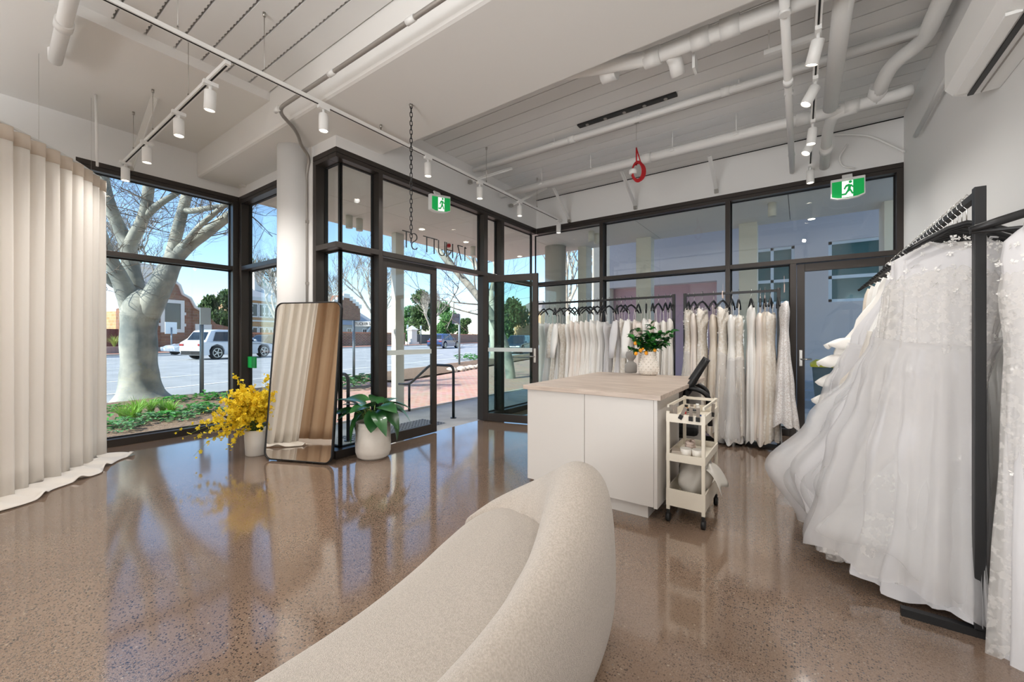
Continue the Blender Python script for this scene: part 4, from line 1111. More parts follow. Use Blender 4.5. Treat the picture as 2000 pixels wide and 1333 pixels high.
def gown(loc, rz, label, group, prof, L, top, folds, amp, seed, m, straps=None, over=None, hem=None, sleeves=False, bow=False, petals=0, tagcard=False, name='bridal_gown', lump=0, n=36, rows=26, ruffles=None, fine=0, swags=None):
    t = thing(name, label, 'gown', loc, group, rz)
    def put(nm, mb, mm, thick=0):
        o = link(nm, mb.mesh(nm), mm); o.parent = t
        if thick:
            md = o.modifiers.new('thick','SOLIDIFY'); md.thickness = thick
        return o
    body = gown_mesh(prof, L, top, folds, amp, seed, n, rows, lump=lump, fine=fine); put('dress', body, m)
    if straps:
        for s in (-1, 1):
            put('strap', MB().tube([(0,s*straps[1],straps[0]),(.0,s*(straps[1]*.8),(straps[0]+top)/2),(0,s*straps[1]*.75,top-.02)], straps[2], 5), m)
    if over:
        for oi, (sc, Lo, sub_m, fo, am, s0) in enumerate(over):
            pr = [(s,)+tuple(v*sc for v in interp(prof, s0+(1-s0)*s)) for s in (0,.15,.3,.5,.75,1)]
            put('overskirt', gown_mesh(pr, Lo, top-L*s0, fo, am, seed+7+oi, n+12, rows, .05, lump*1.4, fine*1.1), sub_m)
    if sleeves:
        for s in (-1, 1):
            w = interp(prof, .03)[0]
            put('sleeve', MB().loft([[Vector((.05*c_*math.cos(a_*PI/5), s*(w+.01+.03*j)+.045*c_*math.sin(a_*PI/5)*.6, top-.02-.13*j)) for a_ in range(10)] for j, c_ in enumerate((.7,1.1,1.2,.9,.75))], True, (True, True)), m)
    if bow:
        for s in (-1, 1):
            put('bow_loop', MB().ball((.06, s*.09, top-.10), (.05,.10,.06), 12, 8), m)
    if petals:
        rp_ = random.Random(seed+3); mb = MB()
        for _ in range(petals):
            s = rp_.uniform(0,.75)**1.4; a_ = rp_.uniform(0, 2*PI); wp, wn, tt = interp(prof, s)
            p = Vector((tt*1.04*math.cos(a_), (wp if math.sin(a_) > 0 else wn)*1.04*math.sin(a_), top-L*s)); E = Euler((rp_.uniform(0,6),rp_.uniform(0,6),rp_.uniform(0,6))).to_matrix(); z_ = rp_.uniform(.010,.02)
            for k in range(4):
                d = Vector((math.cos(k*PI/2),math.sin(k*PI/2),.3)); e = Vector((-d.y,d.x,.1))
                mb.add([p, p+E@(d*z_*.6+e*z_*.35), p+E@(d*z_), p+E@(d*z_*.6-e*z_*.35)], [(0,1,2,3)])
        o = put('lace_flowers', mb, GM['satin']); o['kind'] = 'stuff'
    if swags:
        for wi, (s0, s1, bul, sub_m) in enumerate(swags):
            pr = [(0,)+tuple(interp(prof, s0)), (.55,)+tuple(v*(1+bul) for v in interp(prof, s0+(s1-s0)*.5)), (.85,)+tuple(v*(1+bul*.9) for v in interp(prof, s1)), (1,)+tuple(v*.9 for v in interp(prof, s1))]
            put('swag', gown_mesh(pr, L*(s1-s0), top-L*s0, 4, .13, seed+40+wi, n+20, rows, .09, lump*1.5, fine*.8), sub_m)
    if ruffles:
        for ri, (s, ex, dr) in enumerate(ruffles):
            wp, wn, tt = interp(prof, s); rgs = []
            for j in range(5):
                u = j/4; rg = []
                for k in range(72):
                    a_ = 2*PI*k/72; e = 1 + ex*u/max(.15,wp)*(1+.16*math.sin(a_*13+ri*2)*u+.1*math.sin(a_*7+ri))
                    rg.append(Vector((tt*e*math.cos(a_), (wp if math.sin(a_)>0 else wn)*e*math.sin(a_), top-L*s-dr*u**1.5+.02*u*math.sin(a_*13+ri*2+.8))))
                rgs.append(rg)
            put('ruffle', MB().loft(rgs, True, (False, False)), T_warm if False else m, .002)
    if tagcard:
        put('price_card', MB().box((-.002,-.035,top+.11),(.002,.035,top+.20)).box((-.001,-.001,top+.2),(.001,.001,top+.3)), mat('pink_card','#e6cfc4',.7) if 'pink_card' not in MATS else MATS['pink_card'])
    return t
def P_(sh, waist, hem, tsh, thip, them, asym=1):
    return [(0, sh*.9, sh*.9*asym, tsh*.8), (.06, sh, sh*asym, tsh), (.24, waist, waist*asym, tsh*.85), (.38, waist*1.2, waist*1.2*asym, thip), (.7, (waist+hem)/2, (waist+hem)/2*asym, (thip+them)/2), (1, hem, hem*asym, them)]
rgn = random.Random(21)
looks = [('satin','ivory satin'),('crepe','warm white crepe'),('satin','smooth ivory satin'),('cool','cool white tulle'),('crepe','off white crepe'),('blush','blush ivory satin'),('lace','ivory lace')]
pxs = [1062,1073,1084,1094,1103,1113,1122,1130,1138,1145,1153,1160,1167,1177,1190,1205,1213,1221,1233,1247,1262,1275,1286,1300,1309]
for i, px in enumerate(pxs):
    x = on_y(px, YR); rz = rgn.uniform(-.2,.2); k, nm = looks[(i*3+i//4) % 7]
    fl = rgn.choice((.06,.08,.10,.13,.16)) if px != 1153 else .2
    pr = P_(.17, .105, .17+fl*.8, .046, .045, fl)
    gown((x, YR, RZ), rz, '%s gown, %s from the open door on the long back rack' % (nm, nth(i)), 'gowns on the long back rack', pr, rgn.uniform(1.38,1.5), -.30 - rgn.uniform(0,.06), rgn.randint(5,9), .16, 100+i, GM[k], fine=.015, n=60, straps=(-.19,.13,.0035), sleeves=(i in (2,3,16,18)), bow=(i in (19,20)))
    hanger(x, YR, RZ, rz + rgn.uniform(-.25,.25), 'black hanger, %s from the open door on the long back rack' % nth(i), 'hangers on the long back rack')
pxb = [1345,1356,1372,1394,1412,1430,1443,1467,1485,1494,1505,1520]
kb = ['lace','blush','lace','champ','lace','satin','lace','satin','blush','champ','lace','bead']
nb_ = ['ivory lace','blush satin','square necked ivory lace','champagne tulle','floral ivory lace','plain ivory satin','beaded ivory lace','long white satin','blush ivory satin','champagne tulle','patterned ivory lace','silver beaded']
for i, px in enumerate(pxb):
    x = on_y(px, YR); rz = rgn.uniform(-.18,.18); last = i == 11
    fl = (.12,.08,.07,.09,.11,.15,.08,.07,.10,.09,.09,.13)[i]
    pr = P_(.17, .105, .2+fl*.6, .05, .055, fl)
    topz = (-.19,-.26,-.20,-.28,-.19,-.29,-.30,-.19,-.28,-.27,-.27,-.16)[i]
    gown((x+(.06 if last else 0), YR-(.05 if last else 0), RZ), rz if not last else .15, '%s gown, %s from the desk end on the short back rack' % (nb_[i], nth(i)), 'gowns on the short back rack', pr, (1.60,1.5,1.55,1.5,1.6,1.52,1.45,1.62,1.5,1.5,1.52,1.42)[i], topz, rgn.randint(5,8), .15, 300+i, GM[kb[i]], fine=.018, n=60, straps=(-.17,.12,.004),
         petals=60 if i in (0,2,4,6) else 0, tagcard=i in (4,6,8,9,11), over=[(1.1,1.0,T_tulle,9,.16,.35)] if i in (0,4,5,6) else None)
    hanger(x, YR, RZ, rz + rgn.uniform(-.2,.2), 'black hanger, %s from the desk end on the short back rack' % nth(i), 'hangers on the short back rack')
# gowns along the white wall: local +y points away from the wall
T_thin = sheer('thin_tulle_layer', '#ececec', .26)
sm_ = [(0,.14,.12,.04),(.06,.17,.16,.05)]
big = [ # y, label, prof(s, away from the wall, towards it, thickness), length, top, folds, amplitude, cloth, extras
 (2.90,'tulle ballgown with a lace flower bodice, first on the rack by the white wall',[(0,.10,.08,.05),(.05,.24,.20,.075),(.25,.24,.12,.09),(.4,.29,.06,.13),(.7,.37,.03,.20),(1,.43,.02,.26)],1.72,-.16,7,.10,'cool',
   dict(over=[(1.12,1.70,T_lace,8,.10,.0),(1.26,1.2,T_tulle,8,.12,.28)],petals=420,lump=.05,n=130,rows=40,fine=.06,swags=[(.55,.98,.34,T_thin)])),
 (3.08,'voluminous white tulle gown bulging out behind the lace bodice gown',sm_+[(.3,.28,.12,.07),(.6,.48,.12,.12),(.82,.64,.12,.17),(.95,.58,.12,.16),(1,.50,.12,.13)],1.62,-.2,8,.08,'cool',dict(over=[(1.10,1.36,T_tulle,9,.10,.16),(1.13,1.1,T_thin,9,.10,.3)],lump=.06,n=130,rows=36,fine=.05)),
 (3.26,'smooth white tulle gown, third in line on the rack by the white wall',sm_+[(.3,.25,.12,.07),(.6,.42,.12,.10),(1,.60,.14,.14)],1.58,-.2,8,.10,'cool',dict(over=[(1.06,1.3,T_tulle,9,.11,.2),(1.15,1.2,T_thin,8,.12,.25)],n=100,fine=.035)),
 (3.46,'ivory tulle gown, fourth in line on the rack by the white wall',sm_+[(.3,.28,.12,.06),(.55,.42,.12,.09),(1,.58,.14,.12)],1.6,-.2,7,.10,'satin',dict(over=[(1.06,1.2,T_warm,9,.11,.25)],n=90,fine=.03)),
 (3.72,'cool white gown with a sheer cape, fifth on the rack by the white wall',sm_+[(.3,.34,.12,.06),(.5,.44,.12,.08),(1,.55,.14,.12)],1.6,-.2,7,.10,'cool',dict(over=[(1.06,1.0,T_tulle,9,.11,.3)],n=90,fine=.03)),
 (4.02,'ruffled ivory gown with frilled tiers sticking out, sixth in line by the white wall',sm_+[(.22,.30,.12,.06),(.34,.42,.12,.10),(.6,.43,.12,.12),(1,.45,.14,.13)],1.6,-.2,7,.08,'crepe',dict(ruffles=[(.28,.12,.07),(.36,.11,.08),(.45,.10,.09),(.54,.11,.09),(.63,.11,.09),(.72,.12,.1),(.82,.12,.11),(.92,.13,.12)],n=70,fine=.02)),
 (4.30,'plain satin gown, seventh in line on the rack by the white wall',sm_+[(.3,.2,.12,.06),(1,.42,.14,.12)],1.6,-.2,7,.12,'satin',{}),
 (4.62,'warm white crepe gown, eighth in line on the rack by the white wall',sm_+[(.3,.2,.12,.06),(1,.38,.14,.1)],1.6,-.2,7,.12,'crepe',{}),
 (4.85,'last gown on the rack by the white wall, near the rear door',sm_+[(.3,.2,.12,.06),(1,.36,.14,.1)],1.6,-.2,7,.12,'champ',{})]
for i, (y, lab, pr, L, tp, fo, am, mm, ex) in enumerate(big):
    gown((XG, y, RZ2), R(90), lab, 'gowns by the white wall', pr, L, tp, fo, am, 500+i, GM[mm], straps=(-.17,.13,.005), **ex)
ys_ = [2.78,2.85,2.92,3.00,3.08,3.16,3.22,3.28,3.35,3.42,3.5,3.58,3.68,3.78,3.88,3.98,4.1,4.3,4.45,4.62,4.85]
for i, y in enumerate(ys_):
    hanger(XG, y, RZ2, R(90)+rgn.uniform(-.1,.1), 'black hanger on the rack by the white wall, %s from the front upright' % nth(i), 'hangers by the white wall')
gown((.835, 2.50, 1.93), R(90), 'lace and tulle gown on a padded hanger against the white wall', None, [(0,.10,.10,.04),(.05,.17,.12,.06),(.3,.14,.12,.07),(.6,.15,.12,.08),(1,.165,.13,.09)], 1.80, -.17, 6, .12, 777, GM['cool'], over=[(1.08,1.75,T_lace,7,.12,.0)], petals=260, lump=.1, n=90, fine=.02)
hk = thing('clothes_hanger', 'black padded hanger carrying the gown against the white wall', 'hanger', (.80,2.50,1.93))
MB().tube([(.58,2.50,1.75),(.66,2.5,1.775),(.74,2.5,1.80),(.80,2.5,1.812),(.86,2.5,1.80),(.95,2.5,1.77)], [.014,.018,.018,.016,.018,.014], 10).build('arms', M_black, hk)
MB().tube([(.58,2.5,1.74),(.95,2.5,1.74)], .008, 8).build('trouser_bar', M_black, hk)
MB().tube([(.80,2.5,1.815),(.80,2.5,1.90),(.81,2.5,1.925),(.83,2.5,1.925)], .003, 6).build('hook', M_hook, hk)
wh = tag(MB().bar((.84,2.5,1.925),(.985,2.5,1.925),.012,.012).build('wall_hook', M_black), 'black wall peg holding the padded hanger on the white wall', 'hook')
# ------------------------------------------------------------------ street
RO = Vector((-12.5, 4.0, 0)); RA = R(16)
RD = Vector((-math.sin(RA), math.cos(RA), 0)); RN = Vector((-math.cos(RA), -math.sin(RA), 0))     # along and across the road
def rd(al, ac, z=0): return RO + RD*al + RN*ac + Vector((0,0,z))
def across(px, ac, z=G):
    d = ray(px); k = (ac + RO.dot(RN)) / d.dot(RN); return Vector((d.x*k, d.y*k, z))
RHEAD = math.atan2(RD.y, RD.x)
WROAD = 31.0
def crown(ac): return G + .28*max(0, 1-((ac-15)/15.5)**2)
M_asph = mat('asphalt', '#a3a7aa', .85, var='#92979a', vscale=1.2, bump=.2, bscale=120)
M_line = mat('road_paint', '#e9ebea', .7)
M_mulch = mat('mulch', '#8a745f', .95, var='#5d4a3b', vscale=28, bump=1.0, bscale=55)
M_kerb = mat('kerb_concrete', '#b3b0aa', .8)
M_foot = bricks('far_brick_paving', '#b97a62', '#a96a54', '#9c8578', .22, .11, axis='XY')
MB().box((-140,-90,G-.35),(90,140,G-.30)).build('ground', M_asph, kind='structure')
road = MB().grid(lambda u, v: rd(-70+170*u, WROAD*v, crown(WROAD*v)), 4, 24, True).build('road', M_asph, kind='structure')
for al0 in range(-12, 60, 6):
    for ac in (4.6, 9.4):
        MB().poly([rd(al0, ac, crown(ac)+.004), rd(al0+3, ac, crown(ac)+.004), rd(al0+3, ac+.14, crown(ac)+.004), rd(al0, ac+.14, crown(ac)+.004)], (0,0,.004)).build('lane_marking', M_line, road)
for ac in (1.9, 13.2, 17.6):
    MB().poly([rd(-30, ac, crown(ac)+.004), rd(70, ac, crown(ac)+.004), rd(70, ac+.13, crown(ac)+.004), rd(-30, ac+.13, crown(ac)+.004)], (0,0,.004)).build('lane_marking', M_line, road)
def slab(name, quad, z0, z1, m):
    return MB().poly([Vector((q.x,q.y,z0)) for q in quad], (0,0,z1-z0)).build(name, m, kind='structure')
slab('path_paving', [Vector((-11.6,2.6,0)), Vector((-5.75,2.6,0)), Vector((-5.75,26,0)), rd(24,-.2)], G-.1, G, M_pave)
slab('path_paving', [Vector((-5.75,8.7,0)), Vector((5,8.7,0)), Vector((5,13,0)), Vector((-5.75,13,0))], G-.1, G, M_conc)
slab('kerb', [rd(-30,-.15), rd(40,-.15), rd(40,.02), rd(-30,.02)], G-.2, G+.06, M_kerb)
slab('path_far_footpath', [rd(-70,WROAD), rd(100,WROAD), rd(100,WROAD+6), rd(-70,WROAD+6)], G-.2, crown(WROAD)+.13, M_foot)
slab('kerb', [rd(-70,WROAD-.15), rd(100,WROAD-.15), rd(100,WROAD+.0), rd(-70,WROAD+.0)], G-.2, crown(WROAD)+.14, M_kerb)
# garden bed under the plane tree, sloping from the glass to the kerb
def bed_z(p):
    a_ = (p - RO).dot(RN); d_ = max(0, min(1, (-6.85-p.x)/5.2))
    return .05 - .16*d_ + .05*math.exp(-((p.x+11.6)**2+(p.y-2.75)**2)/1.2) + .02*mnoise.noise(p*2.2) + .012*mnoise.noise(p*9)
def bed_pt(u, v):
    y = -5.5 + 10.2*u; xk = rd((y-RO.y)/RD.y, 0).x + .18; x = -6.86 + (xk+6.86)*v
    if y > 2.6: x = min(x, -7.6 + (xk+7.6)*v)
    p = Vector((x, y, 0)); p.z = bed_z(p); return p
MB().grid(bed_pt, 90, 60).build('ground_garden_bed', M_mulch, kind='structure')
def bed2(u, v):
    p = rd(4.2+22*u, -.2-2.6*v); p.z = G + .06 + .05*mnoise.noise(p*1.8) + .12*math.sin(PI*v)*min(1,u*6); return p
MB().grid(bed2, 60, 14).build('ground_verge_bed', M_mulch, kind='structure')
M_rock = mat('pale_stone', '#bdb5a8', .85, bump=.4, bscale=20)
rs = random.Random(2)
for i in range(9):
    q = rd(8.6+.45*i, -2.65+rs.uniform(-.1,.1)); s_ = rs.uniform(.14,.24)
    tag(MB().ball(q+Vector((0,0,G+.06)), (s_*1.3,s_,s_*.7), 9, 6).build('edge_stone', M_rock), 'pale boulder edging the verge bed seen past the open doorway, %s in the row' % nth(i), 'stone', 'stones edging the verge bed')

# plants of the beds
M_gl = mat('groundcover_leaf', '#4f9a3a', .5, var='#3a7a34', vscale=9, trans=.2)
M_gl2 = mat('silvery_leaf', '#6f9a6a', .5, var='#4f8450', vscale=9, trans=.2)
M_gr = mat('grass_blade', '#86b640', .55, var='#5f9632', vscale=6, trans=.25)
def leafy(seed, n, R0, h, big):
    r_ = random.Random(seed); mb = MB()
    for _ in range(n):
        a_ = r_.uniform(0,2*PI); rr0 = R0*math.sqrt(r_.random()); z = h*r_.uniform(.15,1)*(1-.5*rr0/R0)
        p = Vector((rr0*math.cos(a_), rr0*math.sin(a_), z)); az = a_+r_.uniform(-1,1); L = big*r_.uniform(.7,1.2); w = L*.42; dz = r_.uniform(-.3,.35)*L
        d = Vector((math.cos(az),math.sin(az),0)); q = Vector((-d.y,d.x,0))
        mb.add([p, p+d*L*.4+q*w+Vector((0,0,dz*.5+.02)), p+d*L+Vector((0,0,dz)), p+d*L*.4-q*w+Vector((0,0,dz*.5+.02)), p+d*L*.45+Vector((0,0,dz*.4))], [(0,1,4),(1,2,4),(2,3,4),(3,0,4)])
    return mb
def tuft(seed, n, h):
    r_ = random.Random(seed); mb = MB()
    for _ in range(n):
        a_ = r_.uniform(0,2*PI); d = Vector((math.cos(a_),math.sin(a_),0)); q = Vector((-d.y,d.x,0))*.006; L = h*r_.uniform(.7,1.2); sp = r_.uniform(.25,.9)
        b_ = d*.03; P0 = [b_ + d*(L*sp*s*s) + Vector((0,0,L*(s-.45*sp*s*s))) for s in (0,.4,.75,1)]
        mb.add([P0[0]-q,P0[0]+q,P0[1]+q,P0[1]-q,P0[2]+q*.7,P0[2]-q*.7,P0[3]], [(0,1,2,3),(3,2,4,5),(5,4,6)])
    return mb
lf_m = [leafy(k, 60, .26, .20, .11).mesh('groundcover') for k in range(3)]; tf_m = [tuft(k, 130, .38).mesh('grass_tuft') for k in range(2)]
def plant(px, py, kind, sc, lab, grp, z=None):
    p = at_z(px, py, -.02 if z is None else z); p.z = bed_z(p) if z is None else z
    o = bpy.data.objects.new('grass_tuft' if kind == 'g' else 'groundcover_plant', (tf_m if kind == 'g' else lf_m)[int(px) % (2 if kind == 'g' else 3)]); C.objects.link(o)
    if not o.data.materials: o.data.materials.append(M_gr if kind == 'g' else (M_gl2 if int(px) % 3 == 1 else M_gl))
    o.location = p; o.scale = (sc*(.72 if z is None else 1),)*3; o.rotation_euler = (0,0,px*.7)
    return tag(o, lab, 'plant', grp)
pl_ = [(222,800,'l',1.0),(216,838,'l',1.2),(250,838,'l',1.2),(235,850,'l',.9),(330,785,'l',1.2),(345,780,'l',1.0),(300,820,'l',1.1),(330,822,'l',1.1),(370,815,'l',1.3),(395,808,'l',1.2),(352,826,'l',1.0),(405,776,'l',1.3),(425,778,'l',1.3),(390,795,'l',.9),(280,828,'l',1.0),(418,806,'l',1.0)]
for i, (px, py, k, sc) in enumerate(pl_): plant(px, py, k, sc, 'leafy green groundcover in the garden bed outside the street window, plant %s from the curtain' % nth(sorted((q[0],q[1]) for q in pl_).index((px,py))), 'groundcover plants in the bed')
pg_ = [(240,822,'g',1.0),(268,815,'g',1.3),(258,826,'g',1.1),(295,808,'g',1.1),(318,806,'g',1.0),(335,812,'g',1.0)]
for i, (px, py, k, sc) in enumerate(pg_): plant(px, py, k, sc, 'arching grass tuft in the garden bed outside the street window, %s from the curtain' % nth(sorted(q[0] for q in pg_).index(px)), 'grass tufts in the bed')
for i, (px, py, sc) in enumerate(((700,748,1.6),(716,750,1.6),(672,752,1.5),(685,755,1.3),(905,702,2.0),(920,700,1.8),(930,704,1.6))):
    plant(px, py, 'l', sc, 'bushy green plant in the verge beds past the entrance, %s seen from the mirror outward' % nth([3,4,1,2,5,6,0][i] if False else i), 'plants in the verge beds', z=G+.1)

# ------------------------------------------------------------------ trees
M_bark = mat('plane_bark', '#a8a89c', .8, var='#747b78', vscale=2.4, bump=.3, bscale=14)
M_bark2 = mat('pale_bark', '#c9c2b4', .8, var='#a29a8c', vscale=2.5)
M_twig = mat('dark_twig', '#6f665c', .9)
def grow(mb, p, d, L, r, lev, rt, twig, spread=.55, up=.12, kids=3):
    n = 4; pts = [p.copy()]; q = p.copy(); dd = d.copy()
    for i in range(n):
        dd = (dd + Vector((rt.uniform(-.16,.16), rt.uniform(-.16,.16), rt.uniform(-.08,.1)+up*.25))).normalized(); q = q + dd*(L/n); pts.append(q.copy())
    tgt = mb if r > .018 else twig
    tgt.tube(pts, [r*(1-.38*i/n) for i in range(n+1)], 6 if r > .03 else (4 if r > .012 else 3), (False, False))
    if lev <= 0: return
    for k in range(kids):
        s = rt.uniform(.35,1) if k else 1.0; i = min(n-1, int(s*n)); b_ = pts[i].lerp(pts[i+1], s*n-i) if i < n else pts[-1]
        ax = Vector((rt.uniform(-1,1), rt.uniform(-1,1), rt.uniform(-.3,.7))).normalized()
        nd = (dd*(1-spread) + ax*spread + Vector((0,0,up))).normalized()
        grow(mb, b_, nd, L*rt.uniform(.62,.82), r*rt.uniform(.5,.66), lev-1, rt, twig, spread, up, kids)
# the plane tree before the street window
TT = 9.45
tree = thing('plane_tree', 'big bare plane tree with mottled pale bark standing in the bed outside the street window', 'tree', at_t(279, 778, TT))
tr = MB(); tg = MB()
def limb(pts, n=7, sides=14):
    ps = curve_pts([at_t(a_, b_, TT+d_) for a_, b_, d_, _ in pts], n*(len(pts)-1)); rs_ = [q[3] for q in pts]; rad = []
    for i in range(len(ps)):
        u = i/n; k = min(int(u), len(rs_)-2); rad.append(rs_[k]+(rs_[k+1]-rs_[k])*(u-k))
    tr.tube(ps, [r_*(1+.06*mnoise.noise(p*3)) for r_, p in zip(rad, ps)], sides); return ps
limb([(277,792,0,.74),(276,780,0,.56),(275,766,0,.43),(273,740,0,.36),(272,700,0,.335),(271,650,0,.33),(274,618,0,.36),(277,595,0,.33),(279,578,0,.24),(280,566,0,.10)], sides=20)
rA = limb([(285,615,0,.27),(300,585,0,.25),(318,550,0,.23),(332,520,.1,.20),(344,498,.2,.18)])
rB = limb([(340,505,.2,.17),(370,478,.2,.145),(405,453,.1,.12),(450,420,0,.10),(500,385,-.1,.08)])
rC = limb([(332,512,.1,.13),(343,465,.2,.12),(352,430,.2,.115),(360,400,.2,.11),(367,370,.3,.10),(372,325,.4,.09),(380,270,.5,.07)])
rD = limb([(358,482,.1,.06),(372,462,-.1,.06),(395,437,-.2,.055),(440,400,-.3,.05),(480,370,-.4,.04)])
rE = limb([(362,412,.2,.08),(378,412,.1,.065),(400,408,0,.06),(437,402,0,.05),(470,398,0,.03)])
lA = limb([(262,612,0,.24),(250,580,-.1,.20),(236,548,-.2,.17),(222,520,-.3,.14),(208,490,-.4,.12),(196,450,-.4,.10)])
lB = limb([(272,600,.2,.22),(264,560,.2,.18),(257,525,.2,.165),(252,495,.2,.16),(250,480,.2,.17)])
lC = limb([(250,485,.2,.14),(240,462,.2,.13),(226,430,.1,.13),(214,400,0,.12),(205,365,0,.11),(200,320,0,.10)])
lD = limb([(250,488,.2,.13),(262,462,.2,.125),(276,435,.2,.12),(285,405,.2,.115),(290,370,.2,.11),(294,330,.2,.10),(300,270,.2,.08)])
lE = limb([(284,425,.2,.075),(300,408,.2,.08),(320,393,.2,.07),(345,377,.3,.065),(375,350,.3,.05)])
limb([(240,560,-.1,.10),(222,555,-.2,.09),(205,540,-.3,.08),(185,528,-.4,.07)])
rt = random.Random(14)
for br_ in (rB, rC, rD, rE, lA, lC, lD, lE):
    for _ in range(9):
        p = br_[rt.randint(len(br_)//4, len(br_)-1)]
        grow(tr, p, Vector((rt.uniform(-1,1),rt.uniform(-1,1),rt.uniform(-.5,.9))).normalized(), rt.uniform(.5,.9), rt.uniform(.010,.016), 3, rt, tg, .6, .0, 3)
tr.build('trunk_and_limbs', M_bark, tree); tg.build('twigs', M_twig, tree, kind='stuff')
def bare_tree(base, h, r, seed, lab, lean=(0,0), lev=6, m=None, spread=.5, grp='bare street trees'):
    t = thing('street_tree', lab, 'tree', base, grp); a_ = MB(); b_ = MB(); r_ = random.Random(seed)
    top = base + Vector((lean[0], lean[1], h*.32)); a_.tube([base, base.lerp(top,.06)+Vector((0,0,.0)), top], [r*1.6, r*1.05, r*.8], 9)
    for k in range(4):
        an = 2*PI*k/4 + r_.uniform(-.5,.5)
        grow(a_, top-Vector((0,0,.15*k*h*.1)), Vector((math.cos(an)*.55, math.sin(an)*.55, 1)).normalized(), h*.24, r*.6, lev-1, r_, b_, spread, .16)
    a_.build('trunk_and_limbs', m or M_bark2, t); b_.build('twigs', M_twig if m is None else m, t, kind='stuff'); return t
bare_tree(rd(27.5, 29.5, G+.1), 12, .28, 3, 'pale bare street tree across the road behind the street name sign')
bare_tree(across(847, 33), 13, .30, 5, 'bare tree across the road leaning behind the closed entrance leaf', (-1.4,.3))
bare_tree(rd(3.6, 27, G+.1), 11, .20, 8, 'bare tree in front of the yellow sandstone house across the road')
bare_tree(rd(2.2, 29.5, crown(29)), 11.5, .16, 12, 'thin bare tree on the road median before the stone hall', m=None)
bare_tree(rd(17, -1.2, G+.1), 14, .24, 22, 'bare plane tree in the verge bed past the open door leaf', (-.6,.4))
bare_tree(rd(36, 31.5, G+.1), 12, .2, 41, 'bare tree by the brick wall right of the blue car'.replace('right of','beyond'))
bare_tree(Vector((-9.5, 22, G)), 12, .2, 51, 'bare tree framed between the round column and the neighbouring building')
bare_tree(Vector((-13.5, 26, G)), 12, .2, 52, 'bare tree further back behind the round column')
bare_tree(rd(-.5, 30.5, G+.1), 12, .2, 71, 'bare tree rising before the stone hall gable')
bare_tree(rd(-9, 29, G+.1), 13, .2, 72, 'bare tree behind the plane tree beside the curtain')
bare_tree(rd(14, 29.5, G+.1), 13, .24, 73, 'bare tree across the road behind the return window')
bare_tree(rd(9, 26.5, G+.2), 12, .18, 74, 'bare tree on the median seen beside the white column')
bare_tree(rd(31, 19, G+.2), 13, .24, 75, 'bare tree on the median behind the address letters')
bare_tree(rd(48, 31, G+.1), 14, .26, 76, 'bare tree across the road above the blue car')
# nearer limb that leans into the doorway view
t = thing('leaning_plane_tree', 'plane tree at the verge whose mottled limb slants down across the open doorway', 'tree', at_t(985, 700, 15))
a_ = MB(); b_ = MB(); r_ = random.Random(31)
ps = curve_pts([at_t(1000,760,15), at_t(990,690,15), at_t(962,620,15), at_t(930,575,15), at_t(893,532,15), at_t(868,505,15), at_t(845,470,15.4), at_t(820,430,16)], 28)
a_.tube(ps, [.19-.0042*i for i in range(29)], 10)
for i in range(8, 29, 2): grow(a_, ps[i], Vector((r_.uniform(-1,1), r_.uniform(-1,1), r_.uniform(-.2,1))).normalized(), r_.uniform(1.2,2), .035, 5, r_, b_, .55, .05)
a_.build('trunk_and_limbs', M_bark, t); b_.build('twigs', M_twig, t, kind='stuff')
# evergreen trees
M_fol = mat('dark_foliage', '#4f6b34', .7, var='#2f4a22', vscale=.9, trans=.15)
M_fol2 = mat('bright_foliage', '#5f8f4a', .7, var='#3d6a34', vscale=.9, trans=.15)
def leaf_tree(base, h, w, seed, lab, m, n=7000, trunk=.2):
    t = thing('evergreen_tree', lab, 'tree', base, 'evergreen trees across the road'); r_ = random.Random(seed); mb = MB()
    blobs = [(Vector((r_.uniform(-.6,.6)*w, r_.uniform(-.6,.6)*w, h*(.16+.74*r_.random()))), r_.uniform(.28,.5)*w) for _ in range(20)]
    for _ in range(n):
        c_, s_ = blobs[r_.randint(0,19)]; d = Vector((r_.gauss(0,1), r_.gauss(0,1), r_.gauss(0,1))).normalized()
        p = base + c_ + d*s_*r_.uniform(.62,1.2); e = Euler((r_.uniform(0,6),r_.uniform(0,6),0)).to_matrix(); z_ = r_.uniform(.16,.38)
        mb.add([p+e@Vector((-z_,0,0)), p+e@Vector((0,-z_*.5,0)), p+e@Vector((z_,0,0)), p+e@Vector((0,z_*.5,0))], [(0,1,2,3)])
    for c_, s_ in blobs: mb.ball(base+c_, s_*.6, 8, 6)
    mb.build('foliage', m, t, kind='stuff'); MB().tube([base, base+Vector((0,0,h*.5))], [trunk, trunk*.6], 8).build('trunk', M_twig, t)
leaf_tree(across(822, 40), 15.0, 3.0, 61, 'tall dense evergreen tree behind the gate pier across the road', M_fol)
leaf_tree(across(795, 46), 9, 2.6, 62, 'lower bright green tree beside the tall evergreen across the road', M_fol2)
leaf_tree(across(868, 42), 11, 3.2, 63, 'loose green tree behind the blue car across the road', M_fol2)
leaf_tree(across(905, 43), 7.5, 2.6, 64, 'dark green tree above the brick wall beyond the blue car', M_fol)
leaf_tree(across(252, 66), 17.5, 1.5, 65, 'palm green tree top showing behind the stone hall chimney', M_fol, 2500)
leaf_tree(across(428, 42), 7.5, 2.4, 66, 'dark green shrub tree beside the stone hall', M_fol)
leaf_tree(across(505, 78), 21, 5, 67, 'dark green tree showing over the roof of the yellow house', M_fol, 3500)
leaf_tree(Vector((at_t(992,640,70).x, at_t(992,640,70).y, G)), 8, 3.2, 68, 'dark green tree mass seen through the open door leaf', M_fol)

